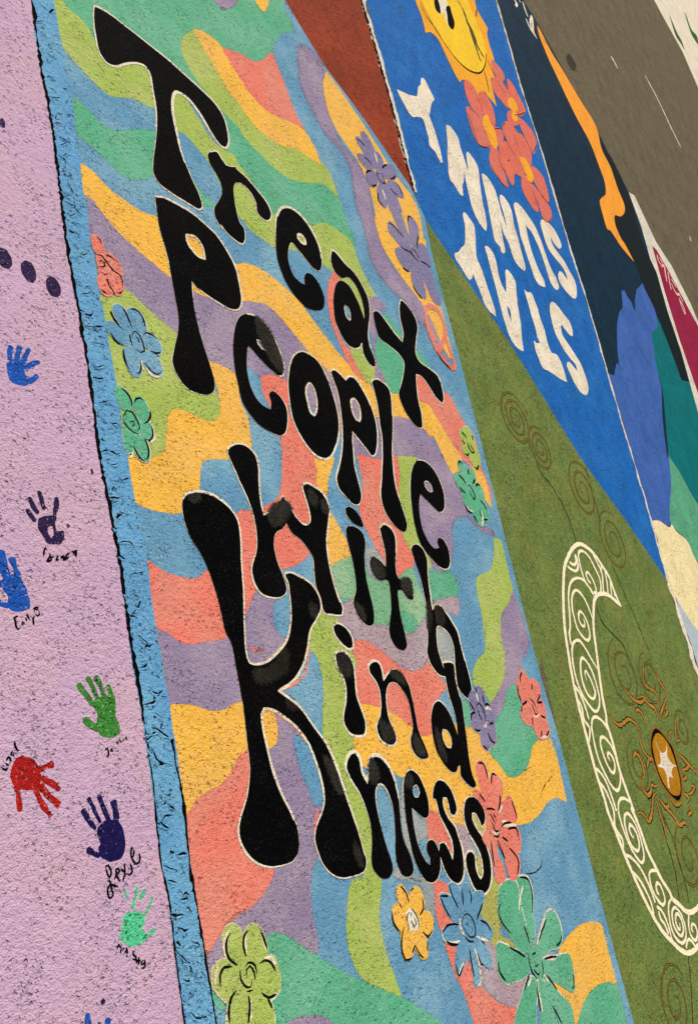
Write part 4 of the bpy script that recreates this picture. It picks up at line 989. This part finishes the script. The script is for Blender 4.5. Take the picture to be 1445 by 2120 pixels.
flower('slate purple flower on the yellow band, just left of the rust red space', 'z:790,365', (
 'C:160,215 200,210 250,290 330,430 380,540 330,520 240,360 190,280', 'C:220,160 260,145 310,220 360,320 400,430 410,520 380,560 330,430 270,310', 'C:180,410 230,410 300,460 350,540 340,590 290,570 210,480', 'C:370,380 430,400 470,470 460,570 410,560 390,460', 'C:480,560 540,530 610,560 635,640 600,690 530,690 480,640',
 'C:285,620 320,600 380,620 410,700 380,775 330,775 290,700', 'C:530,760 580,730 650,760 700,840 718,905 650,890 580,820', 'C:420,800 460,780 500,900 520,980 490,1030 440,960 420,880', 'C:470,780 540,770 600,830 650,940 695,1080 650,1060 580,1080 540,980'), 'slate',
 ('C:165,215 210,250 265,300', 'C:255,430 310,480 350,530', 'C:280,630 300,600 345,600', 'C:335,765 370,780 395,760', 'C:470,570 490,540 525,530', 'C:565,690 600,690 625,655', 'C:565,800 610,860 650,890', 'C:420,860 430,960 490,1030', 'C:640,750 690,830 715,890'),
 'C:390,600 430,580 480,640 505,720 490,770 430,740 400,660', clines=('C:405,600 420,680 470,740 500,750 490,690 450,620', 'C:415,640 430,625'), white=('C:380,370 400,450 410,500', 'C:470,820 510,940'), rim=0, lw=.011)
flower('slate purple flower on the yellow band, beside the olive corner', 'z:850,520', (
 'D:300,40 340,10 390,50 430,150 470,270 510,380 510,450 440,340 370,220 320,110', 'D:255,210 280,175 330,220 400,310 470,410 530,490 480,500 400,450 310,340 260,270', 'D:490,170 510,110 550,140 590,200 610,290 600,400 580,500 530,400 510,270', 'D:345,510 400,490 480,520 560,570 600,640 540,690 510,740 450,710 380,620', 'D:600,490 660,440 700,480 725,560 760,680 700,670 630,600',
 'D:545,680 600,650 630,740 660,870 690,980 690,1080 640,1040 570,960 540,860', 'D:620,650 700,690 750,740 790,870 800,950 740,990 690,880 640,770', 'D:740,990 800,960 850,1050 870,1150 800,1120'), 'slate',
 ('D:290,40 310,5 360,10 400,70', 'D:255,180 310,210 380,290 440,360', 'D:490,170 495,100 540,130', 'D:610,340 600,420 595,480', 'D:400,460 450,500 510,530 560,590 620,650', 'D:640,640 700,670 755,715', 'D:425,715 470,750 505,765', 'D:545,930 600,1020 660,1090'),
 'D:510,480 550,465 605,540 635,620 600,650 545,580', clines=('D:520,490 540,560 600,630', 'D:540,480 600,560 625,610'), rim=0, lw=.011)
t = Thing('painted_flower', 'coral outline of a flower on yellow, left of the olive space', 'painted flower', 'z:910,700')
stroke('petal_outline', 'e:1240,560 1270,530 1320,560 1350,620 1365,690 1340,760 1320,790 1290,740 1260,660 1240,600|e:1285,740 1310,790 1350,850 1400,900 1420,890 1400,820 1365,720|e:1245,560 1260,640 1310,740', 'coral', fz(), .030, t, taper=.1)
stroke('petal_line', 'e:1320,790 1350,720 1360,680|e:1270,535 1310,550 1345,600|e:1310,800 1350,860 1400,910', 'line_black', fz(), .011, t)
flower('small lime flower on coral at the right border of the mural', 'z:968,915', (
 'E:650,260 690,240 740,290 775,380 720,380 670,340', 'E:690,230 740,210 790,290 812,370 780,380 740,310', 'E:680,410 710,390 755,430 765,500 740,540 700,510', 'E:740,380 800,370 840,450 825,520 780,500 750,440', 'E:770,540 850,490 882,580 870,660 850,700 800,640'), 'lime',
 ('E:660,250 700,290 730,330', 'E:670,350 700,390 690,410', 'E:755,500 740,540 705,510', 'E:735,375 760,460 800,510 820,480', 'E:870,650 850,700 820,670', 'E:790,290 808,360'), 'E:755,400 790,395 815,440 805,490 775,470', clines=('E:765,405 800,460 805,485',), lw=.012)
flower('mint green flower just below the small lime one', 'z:975,1020', (
 'E:630,620 650,605 700,670 750,760 790,860 720,850 660,740', 'E:745,700 770,690 810,740 830,830 800,880 760,800', 'E:585,780 630,755 700,830 740,910 730,980 650,930 600,850', 'E:830,910 870,880 910,950 932,1050 880,1070 835,1000', 'E:680,1010 750,970 820,1050 805,1150 770,1190 710,1110', 'E:810,1140 860,1080 900,1180 920,1290 910,1370 850,1320 810,1220', 'E:870,1070 930,1110 975,1200 992,1300 960,1320 920,1250'), 'mint',
 ('E:630,650 640,605 680,640', 'E:630,765 690,830 720,880', 'E:745,700 750,770', 'E:828,820 800,880', 'E:835,910 860,880 890,910', 'E:640,910 680,960 715,990', 'E:710,1120 740,1190 795,1225', 'E:885,1070 930,1120 970,1190', 'E:810,1250 860,1340', 'E:880,1190 910,1280', 'E:930,1300 980,1310'), 'E:735,890 780,880 835,990 835,1080 790,1060 745,970', clines=('E:740,910 760,890 790,940 825,1020 820,1065 790,1030 760,950',), white=('E:900,1200 920,1300 912,1380', 'E:720,1130 760,1200 800,1200'), lw=.012)
flower('dusky purple flower touching the letter h above the yellow band', 'z:995,1480', (
 'F:240,520 280,420 320,440 355,550 320,610 290,640', 'F:320,390 360,365 410,440 418,560 380,600 345,520', 'F:260,700 290,660 350,680 385,800 360,880 310,870 270,800', 'F:430,620 500,605 520,700 535,780 490,805 440,740', 'F:370,880 420,820 460,880 545,1030 480,1060 460,1110 400,1050 380,960', 'F:450,820 530,820 550,930 558,1015 500,950'), 'slate',
 ('F:320,360 315,425', 'F:240,540 300,640', 'F:420,580 450,560 485,595', 'F:265,760 260,690 310,660', 'F:300,860 340,885 375,870', 'F:400,1060 460,1115', 'F:460,900 500,1000 550,1030', 'F:480,800 530,790', 'F:395,450 415,560'), 'F:315,580 360,550 415,640 445,740 435,830 385,800 335,680',
 clines=('F:320,590 350,555 390,600 430,720 430,780', 'F:340,620 360,700 400,770', 'F:380,640 400,670'), white=('F:320,600 350,580', 'F:390,790 430,830 445,780', 'F:430,620 480,610 510,650', 'F:320,430 345,530'), lw=.011)
flower('coral flower on mint and blue at the right border of the mural', 'z:1105,1455', (
 'F:835,250 870,165 920,230 960,310 960,430 900,550 870,530 820,420 815,310', 'F:960,300 1020,285 1070,350 1085,450 1060,540 990,500 950,430', 'F:870,600 920,550 980,590 1010,700 970,810 900,770 865,720', 'F:1030,560 1110,540 1140,620 1152,720 1080,700 1020,640', 'F:985,720 1060,680 1140,730 1180,820 1192,920 1150,960 1080,970 1030,880'), 'coral',
 ('F:850,310 845,240 870,185', 'F:990,320 985,390', 'F:815,340 820,420 860,530', 'F:870,575 930,530', 'F:1085,450 1050,540', 'F:865,580 865,670', 'F:990,720 1000,820', 'F:1090,700 1150,730', 'F:1050,550 1110,540', 'F:1190,880 1160,950', 'F:1105,880 1100,960'), 'F:940,530 990,500 1045,590 1070,680 1020,700 960,610', clines=('F:965,500 1010,550 1040,620', 'F:980,560 1010,630 1030,690 1060,670'), white=('F:1000,690 1030,710 1070,690', 'F:1090,960 1180,950'), lw=.011)
flower('large coral flower crowding the final s of the lettering', 'z:1030,1700', (
 'G:330,70 370,45 430,100 460,240 485,330 510,560 480,630 430,500 380,330', 'G:500,290 520,185 570,220 620,290 625,440 600,600 560,660 510,560', 'G:290,400 340,400 430,510 520,620 490,700 420,600 360,500', 'G:580,680 660,520 720,470 770,580 802,720 700,745 620,770', 'G:610,840 720,850 820,860 848,1050 830,1110 720,1030 630,950', 'G:560,970 640,950 740,1070 825,1190 838,1280 810,1400 740,1440 690,1290 640,1120', 'G:400,940 440,870 520,900 545,980 580,1180 640,1300 660,1440 570,1455 530,1250 500,1100 470,1060'), 'coral',
 ('G:340,60 400,60 440,150 460,250', 'G:500,310 515,180 560,210', 'G:610,440 600,560 580,640', 'G:355,420 430,520', 'G:620,820 660,780 740,770', 'G:700,850 800,840 830,960', 'G:740,500 790,640 800,725', 'G:630,940 700,990', 'G:570,980 620,1090 670,1210', 'G:500,980 510,1100 540,1300', 'G:710,1070 800,1170 830,1260 810,1390', 'G:440,610 500,600 550,620'), 'G:440,640 520,620 580,690 625,780 600,890 540,940 470,870 440,740',
 clines=('G:480,660 520,720 550,790', 'G:510,760 550,870 600,860', 'G:530,920 570,940 600,920', 'G:520,660 560,720'), white=('G:620,760 680,750', 'G:490,850 550,900 600,860', 'G:590,650 640,560', 'G:640,810 720,800 800,800'), lw=.010)
flower('yellow six-petal flower below the letter e of the lettering', 'z:852,1910', (
 'H:130,240 180,195 240,280 275,400 260,480 190,470 140,340', 'H:290,280 330,220 390,240 430,330 442,450 410,545 330,510 285,410', 'H:72,500 110,430 170,440 240,510 250,650 190,755 110,650', 'H:390,560 460,510 530,560 552,680 520,785 440,730 390,650', 'H:200,700 290,700 350,750 340,900 300,1030 230,1070 195,980', 'H:340,780 420,730 470,830 492,950 470,1060 420,1050 350,920'), 'yellow',
 ('H:165,200 230,270 270,400', 'H:430,340 442,470 395,550', 'H:70,500 80,620 140,720 180,760', 'H:210,690 190,780 185,950 230,1080 310,1050', 'H:430,740 500,800 550,720', 'H:345,900 310,1010', 'H:345,910 400,1020 450,1065', 'H:490,850 492,990', 'H:150,400 190,470', 'H:285,260 330,215'), 'H:235,520 290,460 365,540 400,640 365,730 280,720 245,620', 'cream_white',
 clines=('H:290,460 340,520 380,610 390,690', 'H:245,640 250,540 275,515', 'H:285,550 300,540 300,565', 'H:290,600 320,670 330,700', 'H:340,580 355,650 330,700', 'H:250,640 275,715'), rim=.009, lw=.0075)
flower('blue nine-petal flower right of the yellow flower', 'z:965,1930', (
 'H:645,320 740,320 820,410 890,540 870,600 790,590 710,490', 'H:750,190 830,190 890,300 930,460 870,470 800,350', 'H:900,220 970,180 1000,260 1015,380 970,480 920,440', 'H:1010,340 1080,280 1160,300 1140,430 1085,590 1000,560 970,480', 'H:675,760 730,680 830,660 900,720 895,835 800,855 710,820', 'H:1070,640 1140,605 1210,660 1262,740 1240,830 1150,825 1070,780', 'H:865,900 950,840 1000,900 970,1040 920,1150 870,1270 830,1160 840,1010', 'H:985,920 1060,920 1100,1050 1122,1200 1110,1370 1070,1390 1030,1200 1000,1050', 'H:1050,860 1130,840 1200,950 1255,1080 1240,1165 1170,1130 1100,1000'), 'sky',
 ('H:640,320 740,320', 'H:645,330 700,470 770,580', 'H:745,180 790,320 860,460', 'H:905,230 910,340 920,440', 'H:990,230 1015,330 1010,410', 'H:1150,400 1080,600', 'H:675,760 720,680 800,655 870,665', 'H:710,860 780,895 860,900', 'H:1120,610 1200,650 1250,740', 'H:830,1130 865,1275 915,1150', 'H:990,930 1010,1080 1050,1290', 'H:1090,1000 1130,1130 1160,1140', 'H:1130,850 1180,900'), 'H:890,600 950,520 1040,570 1080,690 1065,840 1000,870 920,780',
 clines=('H:905,650 920,560 970,530 1030,600 1065,720 1050,800 1000,810 940,730 905,650', 'H:975,620 960,660 985,680', 'H:940,810 1000,865 1045,855'), white=('H:660,760 690,850 780,880 880,850', 'H:1080,800 1140,830 1220,850', 'H:850,1290 920,1110', 'H:1050,940 1110,1130 1125,1360 1080,1390', 'H:880,570 880,680 930,790'), lw=.0085)
flower('big mint green flower at the lower right of the mural', 'z:1100,1985', (
 'I:500,130 560,90 650,110 690,230 708,420 692,540 720,620 720,840 690,920 600,620 550,480', 'I:330,200 430,130 510,160 560,420 610,620 680,920 600,970 530,940 430,760 320,590 300,470', 'I:880,530 950,500 1010,600 1052,780 1030,900 900,950 830,1050 750,960 800,760', 'I:285,900 380,905 480,970 620,1040 680,1160 610,1270 480,1320 390,1340 310,1240 290,1080', 'I:830,1090 980,1050 1140,1035 1180,1180 1202,1400 1190,1450 1090,1400 960,1320 830,1250',
 'K:560,890 650,940 640,1130 620,1300 610,1560 390,1560 400,1340 460,1170 500,1020', 'K:640,960 720,930 790,1130 860,1380 880,1560 710,1560 690,1250', 'K:710,910 760,880 880,1050 1000,1180 1062,1290 1075,1560 960,1560 870,1300 790,1120'), 'mint',
 ('I:550,95 650,120 690,230 705,420 695,530', 'I:320,410 300,520 350,650 440,760', 'I:600,670 640,780 670,890', 'I:870,600 820,730 780,850', 'I:1050,780 1040,860 990,915', 'I:430,930 530,990 620,1050', 'I:850,1075 920,1050 990,1040', 'I:870,1260 930,1340 1000,1445', 'I:1190,1250 1200,1400 1180,1440', 'I:295,1100 310,1220 390,1340', 'I:670,1250 640,1340 610,1445', 'K:640,1000 660,1130 690,1300', 'K:830,1230 880,1320 940,1445'),
 'I:640,1000 720,940 810,1050 840,1180 830,1310 770,1310 680,1180', clines=('I:655,1000 660,1090 700,1220 760,1310', 'I:700,1020 740,1000 740,1040', 'I:810,1080 830,1180 820,1310', 'I:740,1100 740,1160 780,1130', 'I:720,1200 780,1260 800,1220'), white=('I:590,190 550,380 545,490', 'I:860,540 810,700 760,900', 'I:690,1290 650,1400', 'K:670,1060 710,1300', 'I:850,1270 900,1350', 'I:860,1070 980,1070'), lw=.0095)
flower('large lime six-petal flower, lowest on the mural near the blue border', 'z:510,2000', (
 'J:370,370 400,300 470,270 540,310 590,420 620,560 650,670 540,750 430,670 380,520', 'J:610,400 650,310 720,265 800,310 850,430 880,550 870,630 720,700 640,660', 'J:250,800 290,740 370,690 480,750 570,800 570,950 480,1070 430,1160 340,1090 260,970', 'J:770,720 860,650 960,660 1010,800 1032,950 1010,1060 930,1130 850,1100 760,950', 'J:520,1020 640,1060 675,1250 650,1540 450,1540 435,1290 470,1130', 'J:670,1060 800,1050 900,1160 952,1300 940,1540 680,1540 690,1200'), 'lime',
 ('J:450,350 410,420 395,530 430,660 540,745', 'J:660,320 610,400 605,520 640,650', 'J:810,330 850,430 885,550', 'J:330,990 325,860 370,770 470,760', 'J:790,725 850,685 930,710 990,820', 'J:820,1070 900,1130 1000,1080', 'J:525,1040 460,1130 430,1270 440,1445', 'J:660,1100 680,1200 660,1440', 'J:890,1130 950,1260', 'J:740,1430 760,1460'), 'J:550,800 620,710 730,710 775,850 760,990 670,1070 580,980',
 clines=('J:565,790 570,900 620,990 690,1000 710,930', 'J:640,900 640,800 680,750 730,830 745,930', 'J:620,760 660,710 740,740 765,850', 'J:640,1060 720,1040'), white=('J:430,310 380,430 370,560 400,660', 'J:300,740 270,850 270,970', 'J:640,330 625,450 640,620', 'J:800,320 845,430 870,560', 'J:850,660 930,650 1000,760', 'J:870,1110 950,1130 1010,1060', 'J:690,1150 690,1400'), lw=.0085, rim=.006)

# ================================================================ handprints on the lilac space
def handprint(label, where, mat, palm, fingers, thumb=None, hole=(), sig=None, wd=.014, cov=.92, fcov=.84):
    t = Thing('handprint', label, 'handprint', where, 'handprints on the lilac space')
    poly('palm', palm, mat, 1.6, t, hole, amp=.003, step=.006, cover=cov)
    for f in fingers:
        stroke('finger', f[0], mat, 1.75 + fz(.0) * 0 + .03 * fingers.index(f), f[1] if len(f) > 1 else wd, t, taper=.12, amp=.002, rag=.6, step=.006, cover=fcov)
    if thumb:
        stroke('thumb', thumb[0], mat, 1.95, thumb[1] if len(thumb) > 1 else wd, t, taper=.12, amp=.002, rag=.6, step=.006, cover=fcov)
    for q in (sig or ()):
        stroke('signature', q, 'line_black', 2.1, .0057, t, taper=.1, rag=.15, amp=.0002, step=.005)
    return t


handprint('small bright blue handprint with fingers up, top of the lilac space', 'z:45,755', 'hand_blue', 'd:45,870 80,850 130,850 152,880 150,930 165,960 185,985 170,1000 130,1008 80,990 50,950 40,900',
          (('d:72,765 62,800 60,860',), ('d:124,765 112,800 100,870',), ('d:178,782 160,820 138,880',), ('d:240,862 200,880 150,905',)), ('d:228,942 200,970 160,985',), sig=('d:155,1030 158,1045|d:155,1036 165,1034|d:166,1030 168,1043|d:174,1033 180,1040 174,1041|d:186,1034 188,1046|d:194,1030 202,1034 195,1038',))
handprint('dark violet handprint with a bare patch in its palm', 'z:105,1090', 'hand_violet', 'g:240,500 280,485 325,490 332,550 345,575 378,570 388,600 365,650 330,658 290,655 260,610 230,550',
          (('g:163,442 185,480 218,520',), ('g:178,370 200,420 232,472',), ('g:238,335 250,390 270,450',), ('g:342,372 338,420 328,480 325,520',)), ('g:412,535 404,558',), hole=('g:288,560 312,545 320,580 305,618 290,595',), sig=('5:215,490 240,370 270,410|5:290,450 310,470 270,560|5:300,500 270,570 320,550 325,490|5:330,530 350,490 370,510|5:385,480 420,490 400,530 390,550 440,540|5:460,480 470,530 490,480 500,550 530,540 540,480 590,440|5:510,480 515,540|5:550,540 575,490',))
handprint('bright blue handprint cut by the left edge of the photo', 'z:30,1215', 'hand_blue', 'g:10,880 60,840 120,840 150,900 175,960 187,1030 150,1050 90,1058 45,1030 45,960 20,920',
          (('g:5,690 25,760 50,840', .017), ('g:72,730 90,790 115,850', .017), ('g:-15,760 10,810 40,860', .015), ('g:-60,830 -20,880 20,900', .014)), ('g:-20,995 20,1015 60,1025', .016), sig=('4:270,380 210,410 225,450 240,540 265,575 300,540|4:235,465 270,455|4:310,510 330,460 355,490 320,510|4:355,490 350,460|4:375,400 390,460|4:385,345 410,400 435,440|4:440,380 470,410|4:500,370 480,420 490,510|4:480,270 550,255 545,290 490,275 500,320|4:510,350 540,380 570,360 560,310|4:598,355 607,372',))
handprint('green handprint with fading fingertips', 'z:205,1460', 'hand_green', 'j:545,450 600,415 650,400 690,395 697,460 700,540 722,600 700,645 650,658 600,640 570,590 588,520',
          (('j:468,330 490,370 525,410 560,460', .016), ('j:520,290 550,340 585,430', .013), ('j:570,285 600,340 625,420', .013), ('j:640,340 660,380 682,430', .012)), ('j:502,540 540,575 595,612', .017), sig=('6:325,510 380,465|6:370,480 385,560 370,600 355,580|6:410,490 430,480 440,520 415,515 410,490|6:455,425 470,470|6:490,370 510,420|6:520,370 500,400 530,410|6:545,330 540,370 570,385 545,405|6:590,340 600,385|6:590,340 610,360|6:635,300 640,350 625,350 635,300',), cov=.8, fcov=.62)
handprint('red handprint pointing down to the right', 'z:70,1625', 'hand_red', 'j:75,830 100,780 150,770 200,790 235,840 248,910 225,960 180,975 130,962 90,940 68,890',
          (('j:235,850 280,830 328,815', .017), ('j:245,895 300,920 362,970', .015), ('j:240,935 290,1000 362,1065', .016), ('j:210,960 250,1050 308,1130', .015)), ('j:105,940 115,1010 122,1100', .014), sig=('1:20,465 60,500 100,510 120,480|1:85,410 110,440 140,445|1:95,380 130,325 150,340 160,385 150,390|1:155,260 180,240 165,290 205,310 195,260|1:215,100 225,170 250,220 285,235|1:195,195 240,190|1:260,275 265,225',))
handprint('dark navy handprint with five spread fingers above a cursive name', 'z:215,1715', 'hand_navy', 'j:592,1190 635,1150 710,1155 742,1230 750,1320 722,1380 670,1400 610,1375 590,1310 600,1290 585,1250',
          (('j:498,1080 530,1140 580,1205', .014), ('j:530,1015 565,1080 605,1165', .014), ('j:592,1003 620,1070 655,1165', .015), ('j:680,1028 692,1090 700,1165', .015)), ('j:518,1325 560,1350 605,1365', .015), sig=('2:130,400 145,365 170,355 200,400 215,460 195,530 170,500 150,440 135,390|2:150,590 185,570 205,610 215,680 240,780 195,825 165,760 165,690 190,640 230,635 320,665|2:255,560 290,490 335,440 315,400 285,410 290,480 320,560 350,590|2:350,400 390,440 420,430|2:400,320 405,400 410,480 385,560 385,600|2:410,490 450,480|2:480,330 510,400 515,450 470,490 430,470|2:530,130 510,90 495,160 500,230 530,290 570,335 610,310 625,240 610,180|2:530,130 540,190 510,250',))
handprint('pale mint handprint with faint fingers, under the cursive name', 'z:285,1895', 'hand_mint', 'm:745,790 800,770 862,785 865,850 852,880 880,930 850,965 800,982 750,965 722,930 735,850',
          (('m:745,630 750,660 768,700', .009), ('m:822,615 815,680 795,760', .011), ('m:875,630 855,670 835,700', .010), ('m:915,685 900,730 870,790', .010)), ('m:935,875 905,900 870,930', .012), sig=('3:160,460 175,380|3:180,370 215,430 225,370|3:205,520 225,420|3:240,480 250,430 270,440|3:290,430 280,490 310,500 290,420|3:305,500 300,560 280,545|3:420,470 385,490 395,530 430,560 420,600 375,590|3:440,570 430,640 465,600 470,560 465,620|3:455,685 480,610 500,600|3:540,600 500,640 510,670 550,650 555,600 560,690 540,720 500,715',), cov=.86, fcov=.55)
handprint('blue handprint mostly below the bottom edge of the photo', 'z:200,2160', 'hand_blue', 'm:520,1560 580,1530 660,1540 690,1620 680,1720 600,1750 530,1700',
          (('m:528,1375 528,1460 540,1570', .014), ('m:648,1405 640,1480 630,1570', .014), ('m:590,1440 590,1500 590,1570', .014), ('m:470,1470 500,1540 540,1600', .013)), ('m:760,1600 720,1640 670,1680', .014))
for lab, s in (('dark violet oval dab at the left edge, highest of three', 'd:-20,190 10,178 45,195 72,240 76,285 55,308 20,300 -10,270'), ('dark violet oval dab in the middle of three', 'd:125,275 155,255 190,270 215,320 220,370 200,395 165,380 135,335'), ('dark violet oval dab nearest the blue border', 'd:277,380 305,350 335,362 360,405 368,455 340,482 305,468 282,425')):
    o, _ = poly('paint_dab', s, 'hand_violet', 1.6, None, amp=.002)
    tag(o, lab, 'paint dab', 'violet dabs on the lilac space')
o, _ = poly('paint_dab', '5:620,400 640,415 660,410 690,400 695,450 680,510 650,470 620,440', 'line_black', 1.6, None, amp=.0006, step=.004)
tag(o, 'small black heart after the name under the violet handprint', 'painted heart')
for lab, s in (('dark blob on lilac low beside the mint handprint, near the bottom', 'm:605,1310 620,1290 635,1310 625,1335 610,1335'), ('tiny dark fleck on lilac beside the blue border', 'g:540,210 552,205 560,230 548,242'), ('small dark scuff at the upper left edge of the lilac space', 'a:0,715 18,705 35,735 30,765 8,760')):
    o, _ = poly('paint_dab', s, 'hand_violet', 1.6, None, amp=.003)
    tag(o, lab, 'paint fleck')
